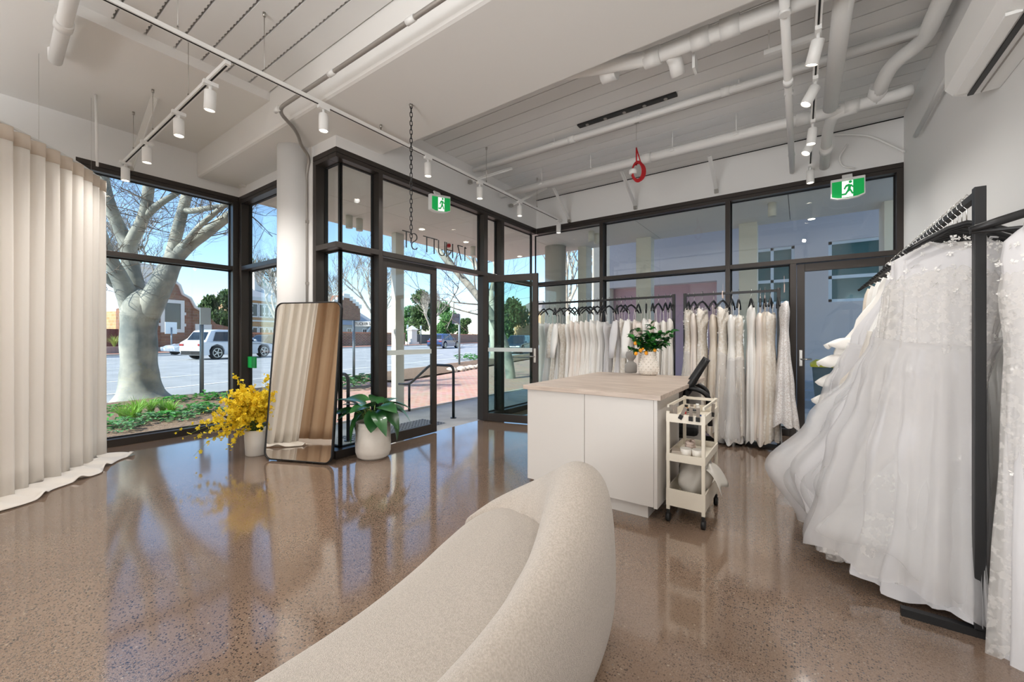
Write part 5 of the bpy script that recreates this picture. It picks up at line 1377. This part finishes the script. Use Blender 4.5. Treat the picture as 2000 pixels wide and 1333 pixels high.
# ------------------------------------------------------------------ buildings across the road
M_stone = bricks('brown_sandstone', '#a5795f', '#8f654f', '#9d8474', .62, .30, rough=.9, msize=.02)
M_yell = bricks('yellow_sandstone', '#d9b184', '#c79b6c', '#d6bd9a', .6, .3, rough=.9, msize=.02)
M_ren = mat('white_render', '#e4e1da', .7)
M_roof = mat('grey_roof', '#a9abb0', .6)
M_roofd = mat('dark_slate', '#7d7470', .7)
M_pane = mat('dark_pane', '#2f3540', .15, spec=.7)
def frame_of(c, u):                       # local builder: u along the facade, n towards the street
    c = Vector(c); u = Vector(u).normalized(); n = Vector((u.y,-u.x,0))
    if n.dot(-RN) < 0: n = -n
    return lambda a_, z, d=0: c + u*a_ + n*d + Vector((0,0,z)), u, n
def window(P, n, a0, a1, z0, z1, t, sur=.22, mull=1):
    f_ = MB()
    for q in ((a0-sur,a0,z0-sur,z1+sur),(a1,a1+sur,z0-sur,z1+sur),(a0,a1,z1,z1+sur),(a0,a1,z0-sur,z0)):
        f_.poly([P(q[0],q[2],-.02),P(q[1],q[2],-.02),P(q[1],q[3],-.02),P(q[0],q[3],-.02)], n*.10)
    for k in range(int((z1-z0)/.6)+1):    # quoins
        for s_, a_ in ((-1,a0-sur),(1,a1+sur)):
            if k % 2: f_.poly([P(a_,z0+.6*k-.3,0),P(a_+s_*.16,z0+.6*k-.3,0),P(a_+s_*.16,z0+.6*k,0),P(a_,z0+.6*k,0)], n*.07)
    w_ = f_.build('window', M_ren, t)
    MB().poly([P(a0,z0,.0),P(a1,z0,.0),P(a1,z1,.0),P(a0,z1,.0)], n*.02).build('pane', M_pane, w_)
    for k in range(1, mull+1):
        a_ = a0+(a1-a0)*k/(mull+1); MB().poly([P(a_-.04,z0,.02),P(a_+.04,z0,.02),P(a_+.04,z1,.02),P(a_-.04,z1,.02)], n*.04).build('glazing_bar', M_ren, w_)
ACB = 36.5
gz = crown(WROAD)+.1
b0 = across(233, ACB); b1 = across(452, ACB)
hall = thing('stone_hall', 'brown sandstone hall with a white trimmed curved gable across the road behind the plane tree', 'building', b0)
P, u_, n_ = frame_of((b0.x,b0.y,gz), b1-b0); W0 = (b1-b0).length
Wg = W0*.72; hs = 3.9
def gable(o=0):
    pts = [(0,0),(W0,0),(W0,2.6),(Wg+1.2,3.0),(Wg+.25,4.0),(Wg,hs+.2)]
    g = [(.86,4.7),(.80,5.6),(.70,6.0),(.66,6.9),(.5,7.9),(.34,6.9),(.30,6.0),(.2,5.6),(.14,4.7)]
    return pts + [(Wg*a_, z) for a_, z in g] + [(0,hs+.2)]
MB().poly([P(a_,z,0) for a_,z in gable()], -n_*.5).build('gable_wall', M_stone, hall)
MB().poly([P(0,0,-.5),P(0,0,-14),P(0,hs,-14),P(0,hs,-.5)], u_*.4).build('side_wall', M_yell, hall)  # sunlight on this side painted in as yellower stone than the gable
cp = gable()[5:]
MB().tube([P(a_,z+.05,.05) for a_,z in cp], .16, 6).build('gable_coping', M_ren, hall)
MB().poly([P(0,.0,.0),P(W0,.0,.0),P(W0,.45,.0),P(0,.45,.0)], n_*.06).build('plinth_course', mat('grey_plinth','#a79a90',.8), hall)
MB().poly([P(.0,hs,.0),P(Wg*.16,hs,.0),P(Wg*.16,hs+.3,.0),P(.0,hs+.3,.0)], n_*.1).build('string_course', M_ren, hall)
rw = MB().add([P(.1,hs,-.4),P(Wg-.1,hs,-.4),P(Wg*.5,7.4,-.4),P(.1,hs,-14),P(Wg-.1,hs,-14),P(Wg*.5,7.4,-14)], [(0,2,5,3),(1,4,5,2),(0,3,4,1),(3,5,4)])
rw.build('roof', M_roof, hall)
wa = (across(337, ACB)-b0).dot(u_)
window(P, n_, wa-.75, wa+.75, 2.3, 5.0, hall, .35, 0)
q = (across(343, ACB)-b0).dot(u_)
MB().lathe([(.5,-.02),(.5,.08)], 20).build('round_vent', M_ren, hall).matrix_world = Matrix.Translation(P(Wg*.5,6.6,.06)) @ n_.to_track_quat('Z','Y').to_matrix().to_4x4()
a_ = (across(300, ACB+1)-b0).dot(u_)
MB().poly([P(a_-.7,5,-2),P(a_+.9,5,-2),P(a_+.9,8.6,-2),P(a_-.7,8.6,-2)], -n_*1.2).poly([P(a_-.9,8.6,-1.8),P(a_+1.1,8.6,-1.8),P(a_+1.1,9.0,-1.8),P(a_-.9,9.0,-1.8)], -n_*1.6).build('chimney', M_ren, hall)
MB().poly([P(W0*.62,2.2,0),P(W0*.78,2.2,0),P(W0*.78,2.9,0),P(W0*.62,2.9,0)], n_*.12).build('string_course', M_ren, hall)
# dark fence and planter left of the hall
fq = across(200, ACB-2); 
tag(MB().bar(across(190,ACB-.5,gz+1.1), across(231,ACB-.5,gz+1.1), .15, 2.2).build('red_fence', mat('dark_red_board','#6b3a34',.7)), 'dark red boundary fence beside the stone hall', 'fence')
tag(MB().bar(across(195,WROAD+3.5,gz+.3), across(243,WROAD+3.5,gz+.3), .9, .6).build('planter_box', mat('grey_planter','#a9928a',.8)), 'long low planter in front of the stone hall', 'planter')
o = link('agave_plant', tuft(9, 120, 1.0).mesh('agave'), mat('agave_leaf','#9fb05a',.5)); o.location = across(223,WROAD+3.5,gz+.6); o.scale = (1.6,1.6,1.2); tag(o, 'spiky yellow green plant in the low planter before the stone hall', 'plant')

b0 = across(474, 50); b1 = across(612, 50)
yh = thing('sandstone_house', 'two storey yellow sandstone house with white trim across the road', 'building', b0)
P, u_, n_ = frame_of((b0.x,b0.y,gz), b1-b0); W0 = (b1-b0).length
MB().poly([P(0,0),P(W0,0),P(W0,7.6),P(0,7.6)], -n_*9).build('wall', M_yell, yh)
MB().poly([P(-.2,7.4,.3),P(W0+.2,7.4,.3),P(W0+.2,8.0,.3),P(-.2,8.0,.3)], -n_*9.5).build('parapet', M_ren, yh)
MB().poly([P(0,4.0,.0),P(W0,4.0,.0),P(W0,4.25,.0),P(0,4.25,.0)], n_*.1).build('string_course', M_ren, yh)
for px in (485, 497, 511, 521, 530, 537, 566, 590):
    a_ = (across(px, 50)-b0).dot(u_)
    window(P, n_, a_-.4, a_+.4, 1.2, 3.0, yh, .2, 0); window(P, n_, a_-.4, a_+.4, 4.9, 6.8, yh, .2, 0)
rf = MB().add([P(-.3,8,.2),P(W0+.3,8,.2),P(W0-3,10.5,-4),P(3,10.5,-4),P(-.3,8,-9),P(W0+.3,8,-9)], [(0,1,2,3),(1,5,2),(0,3,4),(4,3,2,5),(0,4,5,1)]); rf.build('roof', M_roof, yh)
for a_ in (W0*.30, W0*.62):
    MB().poly([P(a_-.6,8.5,-2),P(a_+.6,8.5,-2),P(a_+.6,13,-2),P(a_-.6,13,-2)], -n_*1).build('chimney', M_ren, yh)

b0 = across(640, 62); b1 = across(740, 62)
gh = thing('gabled_villa', 'grey roofed villa with a white edged gable across the road behind the bare tree', 'building', b0)
P, u_, n_ = frame_of((b0.x,b0.y,gz), b1-b0); W0 = (b1-b0).length
MB().poly([P(0,0),P(W0,0),P(W0,4.6),P(0,4.6)], -n_*10).build('wall', mat('villa_render','#b9b4ac',.8), gh)
MB().add([P(-.5,4.6,.6),P(W0+.5,4.6,.6),P(W0*.75,9,-4),P(W0*.2,9,-4),P(-.5,4.6,-10),P(W0+.5,4.6,-10)], [(0,1,2,3),(1,5,2),(0,3,4),(4,3,2,5),(0,4,5,1)]).build('roof', M_roof, gh)
MB().poly([P(W0*.08,6,-.4),P(W0*.62,6,-.4),P(W0*.62,9.5,-.4),P(W0*.35,12.2,-.4),P(W0*.08,9.5,-.4)], -n_*5).build('gable', M_stone, gh)
mb = MB()
for a0, z0, a1, z1 in ((.06,9.3,.35,12.2),(.35,12.2,.64,9.3)):
    for k in range(5):
        s = k/5; xa_, xb_ = W0*(a0+(a1-a0)*s), W0*(a0+(a1-a0)*(s+.2)); za_, zb_ = sorted((z0+(z1-z0)*s, z0+(z1-z0)*(s+.2)))
        mb.poly([P(xa_,za_-.2,-.2),P(xb_,za_-.2,-.2),P(xb_,zb_+.25,-.2),P(xa_,zb_+.25,-.2)], -n_*.6)
mb.build('stepped_coping', M_ren, gh)
for px in (682, 712):
    a_ = (across(px, 62)-b0).dot(u_); window(P, n_, a_-.7, a_+.7, 1.6, 3.6, gh, .2, 1)
a_ = (across(722,62)-b0).dot(u_)
MB().tube([P(a_-1.4,0,.3),P(a_-1.4,3.2,.3),P(a_,4.4,.3),P(a_+1.4,3.2,.3),P(a_+1.4,0,.3)], .3, 8).build('arch', M_ren, gh)

M_bw = bricks('wall_brick', '#a07a66', '#84604f', '#b7a899', .5, .22, msize=.03, rough=.9)
def boundary(px0, px1, ac, h, lab, m=M_bw):
    p = across(px0, ac, gz); q = across(px1, ac, gz); t = thing('boundary_wall', lab, 'wall', p)
    MB().bar(p+Vector((0,0,h/2)), q+Vector((0,0,h/2)), .35, h).build('masonry', m, t)
    MB().bar(p+Vector((0,0,h+.08)), q+Vector((0,0,h+.08)), .5, .18).build('coping', mat('terracotta_coping_%d'%px0,'#c78a6c',.8), t)
boundary(474, 560, 37.5, 1.9, 'low stone boundary wall in front of the yellow sandstone house')
boundary(640, 790, 37.5, 2.2, 'speckled brick boundary wall in front of the gabled villa')
boundary(872, 1010, 37.5, 2.2, 'speckled brick boundary wall beyond the blue car')
q = across(805, 37, gz)
pr_ = thing('gate_pier', 'white gate pier with a pyramid cap beside the dark gate across the road', 'pier', q)
MB().box((q.x-.7,q.y-.7,gz),(q.x+.7,q.y+.7,gz+2.9)).build('shaft', M_ren, pr_)
MB().loft([[q+Vector((s_*a_,s_*b_,z)) for a_,b_ in ((-1,-1),(1,-1),(1,1),(-1,1))] for s_, z in ((.85,2.9),(.9,3.1),(.1,3.9))], True, smooth=False).build('cap', M_ren, pr_)
MB().box((q.x-1,q.y-1,gz),(q.x+1,q.y+1,gz+.5)).build('base', M_ren, pr_)
tag(MB().bar(across(814,37.6,gz+1.1), across(845,37.6,gz+1.1), .12, 2.1).build('dark_gate', mat('dark_gate','#3d444b',.7)), 'dark sheet gate between the pier and the blue car', 'gate')
# house seen through the open leaf
q = Vector((-13.0, 40, 0))
th = thing('brick_house', 'tan brick house seen through the glass of the open door leaf', 'building', q)
p0 = at_t(1004, 640, 76); p1 = at_t(1046, 640, 73); u_ = Vector((p1.x-p0.x, p1.y-p0.y, 0)).normalized(); n_ = Vector((u_.y,-u_.x,0))
if n_.dot(-q) < 0: n_ = -n_
P = lambda a_, z, d=0: Vector((p0.x,p0.y,G)) + u_*a_ + n_*d + Vector((0,0,z))
MB().poly([P(0,0),P(6,0),P(6,6.2),P(0,6.2)], -n_*7).build('wall', M_yell, th)
MB().add([P(-.4,6.2,.5),P(6.4,6.2,.5),P(4.5,8.4,-3),P(2,8.4,-3),P(-.4,6.2,-7),P(6.4,6.2,-7)], [(0,1,2,3),(1,5,2),(0,3,4),(4,3,2,5),(0,4,5,1)]).build('roof', M_roofd, th)
window(P, n_, .7, 1.5, 4.2, 5.4, th, .12, 0); window(P, n_, 3.4, 4.2, 4.2, 5.4, th, .12, 0)

# ------------------------------------------------------------------ neighbour behind the rear glass
M_nb = mat('mauve_grey_render', '#c6c2c4', .8, bump=.05)
M_nbp = mat('dusty_pink_render', '#c2a0a8', .8)
M_nbf = mat('pale_blue_frame', '#cfdde6', .5)
M_teal = mat('teal_glass', '#3f6d70', .08, spec=.9)
M_sunlit = mat('sunlit_render', '#e9dfcb', .8)  # lighter tone paints the sunlight on the end of the mauve wall
YN = 13.0
nb = thing('neighbour_building', 'mauve grey rendered building with teal windows behind the rear glass wall', 'building', (0,YN,0))
nx0 = on_y(1157, YN)
MB().box((nx0,YN,G),(nx0+.62,YN+8,9)).build('corner_pier', M_sunlit, nb)
wz0, wz1 = 2.2, 3.72
MB().box((nx0+.62,YN,2.95),(on_y(1400,YN),YN+8,9)).box((on_y(1400,YN),YN,G),(on_y(1466,YN),YN+8,9)).box((on_y(1466,YN),YN,wz1),(6,YN+8,9)).box((on_y(1466,YN),YN,G),(6,YN+8,wz0)).box((on_y(1552,YN),YN,wz0),(on_y(1618,YN),YN+8,wz1)).box((on_y(1850,YN),YN,wz0),(6,YN+8,wz1)).build('wall', M_nb, nb)
MB().box((nx0+.62,YN+.35,G),(on_y(1400,YN),YN+.5,2.95)).build('pink_recess', M_nbp, nb)
def nwin(x0, x1, nm):
    f_ = MB(); e = .07
    for a_, b_ in (((x0,wz0),(x0+e,wz1)),((x1-e,wz0),(x1,wz1)),((x0,wz1-e),(x1,wz1)),((x0,wz0),(x1,wz0+e)),((x0,2.78),(x1,2.86)),(((x0+x1)/2-e/2,wz0),((x0+x1)/2+e/2,wz1))):
        f_.box((a_[0],YN+.04,a_[1]),(b_[0],YN+.14,b_[1]))
    w_ = f_.build('window', M_nbf, nb)
    MB().box((x0,YN+.10,wz0),(x1,YN+.12,wz1)).build('pane', M_teal, w_)
nwin(on_y(1466,YN), on_y(1552,YN), 0); nwin(on_y(1618,YN), on_y(1850,YN), 1)
# paved side yard with bins and steps
bn = Vector((on_y(1622,9.8), 9.8, G))
t = thing('wheelie_bin', 'dark bin with a bright yellow lid outside the rear door', 'bin', bn)
MB().loft([[bn+Vector((s_*a_,s_*b_,z)) for a_,b_ in ((-1,-1),(1,-1),(1,1),(-1,1))] for s_, z in ((.22,.05),(.28,.95))], True, smooth=False).build('bin_body', mat('bin_green','#4d6670',.5), t)
MB().loft([[bn+Vector((s_*a_,s_*b_,z)) for a_,b_ in ((-1,-1),(1,-1),(1,1),(-1,1))] for s_, z in ((.31,.95),(.31,1.0),(.22,1.07))], True, smooth=False).build('bin_lid', mat('bin_yellow','#e5d42a',.5), t)
for s_ in (-1,1): MB().cyl(bn+Vector((s_*.2-.02,.2,.1)), bn+Vector((s_*.2+.02,.2,.1)), .1, 12).build('wheel', M_black, t)
for i in range(3):
    tag(MB().box((on_y(1575,11)-.4,10.6+.35*i,G),(2.6,10.95+.35*i,G+.17*(i+1))).build('yard_step', mat('blue_grey_step_%d'%i,'#9aa7b4',.7)), 'pale grey step in the side yard outside the rear door, %s from the bottom' % nth(i), 'step', 'steps in the side yard')

# ------------------------------------------------------------------ vehicles
M_tyre = mat('tyre', '#1c1d1f', .8); M_alloy = mat('alloy', '#b5b9bd', .3, metal=.8); M_cg = mat('car_glass', '#1d2a36', .08, spec=.9)
M_lampw = mat('headlamp', '#e6eaec', .2); M_lampr = mat('tail_lamp', '#8f1c1e', .3)
def car(loc, head, col, lab, L=4.6, W=1.86, Hh=1.68, suv=True, two=None):
    t = thing('parked_car' if two else 'car', lab, 'car', loc, None, head)
    t.name = 'car'
    mp = mat('car_paint_%d' % len(MATS), col, .25, coat=.6, spec=.6)
    def put(nm, mb, m, bev=0):
        o = link(nm, mb.mesh(nm), m); o.parent = t
        if bev:
            md = o.modifiers.new('bevel','BEVEL'); md.width = bev; md.segments = 3; md.limit_method = 'ANGLE'; md.angle_limit = R(25)
        return o
    a = L/2; g = .24; belt = .98 if suv else .86
    body = [(-a,.5),(-a+.02,belt-.08),(-a+.12,belt),(a-1.35,belt),(a-.35,belt-.16),(a-.04,belt-.30),(a,.55),(a-.05,g+.06),(a-.45,g)]
    wr = .37 if suv else .33; wx = (a-.88, -a+.82)
    def arch(cx_): return [(cx_+ (wr+.06)*math.cos(R(k)), .06+wr+(wr+.06)*math.sin(R(k))) for k in (-25,10,45,90,135,170,205)]
    low = [(x, max(g, z)) for x, z in arch(wx[0])] + [(x, max(g, z)) for x, z in arch(wx[1])] + [(-a+.1,g)]
    prof = body + low
    rings = []
    for y, sx_, dz in ((-W/2+.0,.985,0),(-W/2+.0,.985,0),(W/2,.985,0)):
        pass
    mb = MB(); n = len(prof)
    for y0, y1 in ((-W/2, W/2),):
        mb.poly([Vector((x, y0, z)) for x, z in prof], (0, W, 0))
    put('body', mb, mp, .07)
    cab = [(-a+.22,belt),(-a+.62,Hh-.06),(-a+1.0,Hh),(a-2.05,Hh-.02),(a-1.25,belt)] if suv else [(-a+.75,belt),(-a+1.35,Hh-.03),(-a+1.9,Hh),(a-2.0,Hh-.02),(a-1.15,belt)]
    r0 = [Vector((x, -W/2+.06+(z-belt)*.26, z)) for x, z in cab]; r1 = [Vector((x, W/2-.06-(z-belt)*.26, z)) for x, z in cab]
    put('cabin', MB().loft([r0, r1], True, smooth=False), mp, .05)
    for s_ in (-1, 1):
        def sp(x, z): return Vector((x, s_*(W/2-.045-(z-belt)*.26), z))
        zt = Hh-.14; xm_ = -a+1.75 if suv else -a+1.9; rear_x = (-a+.62, -a+.85) if suv else (-a+1.1, -a+1.45)
        put('side_window', MB().poly([sp(rear_x[0],belt+.05),sp(xm_-.04,belt+.03),sp(xm_-.04,zt+.02),sp(rear_x[1],zt)], (0,s_*.012,0)), M_cg)
        put('side_window', MB().poly([sp(xm_+.04,belt+.03),sp(a-1.5,belt+.03),sp(a-2.1,zt),sp(xm_+.04,zt+.02)], (0,s_*.012,0)), M_cg)
        put('mirror', MB().ball((a-1.55, s_*(W/2+.07), belt+.08), (.09,.10,.07), 8, 6), mp)
        put('tail_lamp', MB().box((-a-.01,s_*(W/2-.35),belt-.22),(-a+.12,s_*(W/2-.02),belt-.10)), M_lampr)
        put('headlamp', MB().box((a-.22,s_*(W/2-.38),belt-.36),(a-.02,s_*(W/2-.05),belt-.26)), M_lampw)
        for x in wx:
            put('wheel', MB().tube([(x,s_*(W/2-.24),wr),(x,s_*(W/2-.23),wr),(x,s_*(W/2-.02),wr),(x,s_*(W/2),wr)], [wr*.9,wr,wr,wr*.92], 22), M_tyre)
            al = MB()
            for k in range(5): al.bar((x,s_*(W/2+.004),wr),(x+wr*.68*math.cos(k*1.2566),s_*(W/2+.004),wr+wr*.68*math.sin(k*1.2566)),.05,.03,(0,1,0))
            for k in range(16): al.bar((x+wr*.68*math.cos(k*PI/8),s_*(W/2+.004),wr+wr*.68*math.sin(k*PI/8)),(x+wr*.68*math.cos((k+1)*PI/8),s_*(W/2+.004),wr+wr*.68*math.sin((k+1)*PI/8)),.03,.035,(0,1,0))
            put('wheel_rim', al, M_alloy)
    def sr(x, z, y): return Vector((x, y, z))
    e = .01
    put('rear_window', MB().poly([sr(-a+.30-e,belt+.1,-W/2+.2),sr(-a+.30-e,belt+.1,W/2-.2),sr(-a+.56-e,Hh-.15,W/2-.32),sr(-a+.56-e,Hh-.15,-W/2+.32)] if suv else [sr(-a+.85-e,belt+.08,-W/2+.2),sr(-a+.85-e,belt+.08,W/2-.2),sr(-a+1.3-e,Hh-.1,W/2-.3),sr(-a+1.3-e,Hh-.1,-W/2+.3)], (-.012,0,.005)), M_cg)
    put('windscreen', MB().poly([sr(a-1.33+e,belt+.07,-W/2+.16),sr(a-1.33+e,belt+.07,W/2-.16),sr(a-1.95+e,Hh-.09,W/2-.3),sr(a-1.95+e,Hh-.09,-W/2+.3)], (.012,0,.008)), M_cg)
    put('number_plate', MB().box((-a-.015,-.2,.62),(-a+.01,.2,.73)), M_lampw)
    put('bumper_trim', MB().box((-a-.005,-W/2+.15,g+.03),(-a+.1,W/2-.15,.48)), M_tyre)
    return t
def on_road(px, ac): 
    p = across(px, ac); p.z = crown(ac) + .005; return p
car(on_road(452, 13.2), RHEAD, '#dfe3e8', 'white suv driving past behind the window corner post')
car(on_road(392, 21.5), RHEAD+PI-.1, '#e6e9ec', 'white hatchback behind the white suv near the stone hall', suv=False, Hh=1.5, L=4.3)
car(on_road(530, 19.5), RHEAD, '#39414a', 'dark grey hatchback showing ahead of the white suv', suv=False, Hh=1.48, L=4.4)
car(on_road(868, 12.2), RHEAD, '#17346a', 'dark blue suv crossing the view through the entrance')
pc = across(1012, 1.2); pc.z = crown(1.2)
car(pc, RHEAD+PI, '#27384a', 'dark suv parked at the kerb seen through the open door leaf')

# ------------------------------------------------------------------ poles, signs, rails
M_pole = mat('grey_pole', '#7f8a90', .4, metal=.5)
def pole(px, pyb, pyt, zb, r, lab, extra=None):
    b_ = at_z(px, pyb, zb); tt = b_.dot(FW); top = at_t(px, pyt, tt); t = thing('sign_pole', lab, 'sign', b_)
    MB().cyl(b_-Vector((0,0,.1)), (b_.x,b_.y,top.z), r, 10).build('pole', M_pole, t)
    return t, b_, tt
t, b_, tt = pole(394, 771, 602, -.1, .045, 'grey roadside pole with a plate seen edge on, at the kerb beside the plane tree')
q = at_t(401, 618, tt); MB().rbox(q, (.03,.22,.42), Euler((0,0,YAW-.6)).to_matrix()).build('sign_plate', M_alloy, t)
t, b_, tt = pole(335, 696, 640, crown(28), .05, 'small white parking plate on a pole across the road')
q = at_t(334, 641, tt); MB().rbox(q, (.05,.8,.9), Euler((0,0,RA)).to_matrix()).build('sign_plate', M_lampw, t)
t, b_, tt = pole(691, 752, 626, G+.05, .04, 'grey pole carrying the white street name blade past the mirror')
q = at_t(708, 633, tt); ux = RT; 
MB().poly([q-ux*.30+Vector((0,0,-.075)), q+ux*.26+Vector((0,0,-.075)), q+ux*.33+Vector((0,0,.075)), q-ux*.30+Vector((0,0,.075))], FW*.02).build('name_blade', M_lampw, t)
def text(body, size, loc, rot, m, name, parent=None, ext=.002, sx_=1.0, off_=0):
    cu = bpy.data.curves.new(name, 'FONT'); cu.body = body; cu.size = size; cu.extrude = ext; cu.align_x = 'CENTER'; cu.align_y = 'CENTER'; cu.offset = off_
    o = bpy.data.objects.new(name, cu); o.location = loc; o.rotation_euler = rot; o.scale = (sx_,1,1); me = bpy.data.meshes.new_from_object(o); me.name = name; bpy.data.objects.remove(o)
    o = link(name, me, m, parent); o.location = loc; o.rotation_euler = rot; o.scale = (sx_,1,1)
    return o
text('TUCKER S', .125, q-FW*.004+Vector((.01,0,0)), (R(90),0,YAW), M_black, 'lettering', t, .001, .85)
t, b_, tt = pole(897, 715, 614, G+.1, .05, 'grey pole with a dark sign box in the verge beyond the open doorway')
q = at_t(890, 623, tt); MB().rbox(q, (.35,.12,.5), Euler((0,0,YAW)).to_matrix()).build('sign_box', mat('dark_sign','#3a3f4c',.6), t)
for px, lab in ((796,'slim parking pole before the brick wall, beside the gate pier'),(822,'slim parking pole before the dark gate')):
    b_ = across(px, WROAD+.8, gz); t = thing('sign_pole', lab, 'sign', b_); MB().cyl(b_, b_+Vector((0,0,3.4)), .06, 8).build('pole', M_pole, t); MB().rbox(b_+Vector((0,0,3.4)), (.06,.5,.7), Euler((0,0,RA)).to_matrix()).build('sign_plate', M_lampw, t)
M_hr = mat('dark_handrail', '#33383d', .4, metal=.5)
def handrail(pts, posts, lab):
    t = thing('handrail', lab, 'handrail', posts[0][0])
    MB().tube(smoothpath(pts, 6, .1), .022, 10).build('rail', M_hr, t)
    for a_, b_ in posts: MB().cyl(a_, b_, .022, 10).lathe([(.05,0),(.05,.012)], 12, a_).build('post', M_hr, t)
yh_ = 4.89
handrail([(-4.64,yh_,0),(-4.64,yh_,.84),(-5.18,yh_,.835),(-5.72,yh_,.46),(-6.0,yh_,.45)], [((-4.64,yh_,-.02),(-4.64,yh_,.5)),((-5.72,yh_,G),(-5.72,yh_,.46))], 'dark bent handrail on the porch step beyond the open doorway')
h2 = at_z(680, 862, -.02)
handrail([(h2.x,h2.y,0),(h2.x,h2.y,.83),(h2.x-.55,h2.y,.82),(h2.x-1.1,h2.y,.45),(h2.x-1.35,h2.y,.44)], [((h2.x,h2.y,-.02),(h2.x,h2.y,.5)),((h2.x-1.1,h2.y,G),(h2.x-1.1,h2.y,.45))], 'dark bent handrail on the porch step between the mirror and the potted plant')
# letters on the outside of the transom glass, read from the street
qa, qb = at_x(786, 470, XD-.135), at_x(913, 500, XD-.135)
t = thing('address_lettering', 'thin dark address letters fixed to the transom glass over the entrance, reversed from inside', 'lettering', (XD-.14, (qa.y+qb.y)/2, 2.57))
chars = '17 HUTT ST'; wds = {'1':.5,'7':.62,' ':.45,'H':.85,'U':.82,'T':.72,'S':.68}
tot = sum(wds[c_] for c_ in chars); span = qb.y-qa.y; yy = qb.y
M_let = mat('letter_dark', '#23211f', .6)
STK = {'1': [[(-.12,.42),(.02,.5),(.02,-.5)]], '7': [[(-.26,.5),(.26,.5),(-.1,-.5)]], 'H': [[(-.3,.5),(-.3,-.5)],[(.3,.5),(.3,-.5)],[(-.3,0),(.3,0)]],
       'U': [[(-.3,.5),(-.3,-.18),(-.26,-.34),(-.16,-.46),(0,-.5),(.16,-.46),(.26,-.34),(.3,-.18),(.3,.5)]], 'T': [[(-.3,.5),(.3,.5)],[(0,.5),(0,-.5)]],
       'S': [[(.22,.36),(.14,.46),(0,.5),(-.14,.46),(-.22,.34),(-.2,.18),(-.08,.06),(.08,-.04),(.2,-.16),(.22,-.32),(.14,-.46),(0,-.5),(-.14,-.47),(-.24,-.36)]]}
for c_ in chars:
    w_ = wds[c_]/tot*span; yy -= w_
    if c_ == ' ': continue
    mb = MB()
    for st in STK[c_]:
        for (a0,b0),(a1,b1) in zip(st, st[1:]):
            mb.bar((XD-.142, yy+w_/2-a0*.21, 2.575+b0*.21), (XD-.142, yy+w_/2-a1*.21, 2.575+b1*.21), .011, .012, (1,0,0))
    mb.build('letter', M_let, t)
# fire bell, ceiling lamps and spotlights of the soffit
q = at_z(876, 477, 3.30)
t = thing('fire_bell', 'small red alarm beacon under the porch ceiling behind the address letters', 'alarm', q)
MB().lathe([(.045,0),(.05,-.05),(.03,-.07)], 14, q).build('beacon', M_red, t); MB().lathe([(.055,.0),(.055,.012)], 14, q).build('base', M_white, t)
dl = [(824,448),(910,473),(1015,501),(1585,428)]
for i, (px, py) in enumerate(dl):
    q = at_z(px, py, 3.309)
    t = thing('downlight', 'round recessed lamp in the porch ceiling, %s seen from the mirror towards the white wall' % nth(i), 'ceiling lamp', q, 'recessed lamps of the porch ceiling')
    MB().lathe([(.05,-.004),(.062,-.006),(.062,.0)], 16, q, (False,False)).build('trim_ring', M_white, t); MB().lathe([(.05,-.003),(.001,-.003)], 16, q, (False,False)).build('lens', M_lamp, t)
for i, (px, py) in enumerate(((682,430),(702,436),(924,490),(1155,460),(1166,465),(1508,405))):
    q = at_z(px, py-8, 3.31)
    t = thing('surface_spotlight', 'pale cylinder spotlight under the porch ceiling, %s seen from the mirror towards the white wall' % nth(i), 'spotlight', q, 'cylinder spotlights of the porch')
    MB().lathe([(.05,-.20),(.055,-.20),(.055,0)], 18, q, (True,True)).build('barrel', M_post, t); MB().lathe([(.045,-.195),(.001,-.195)], 16, q, (False,False)).build('lens', M_white, t)
# green panel on the return window
q = at_y(492, 708, YW2+.10)
sg_ = tag(MB().box((q.x-.13,YW2+.085,q.z-.08),(q.x+.13,YW2+.11,q.z+.08)).build('green_sticker', mat('green_sticker','#0d8a3d',.4)), 'plain green notice on the return window beside the corner post', 'notice')
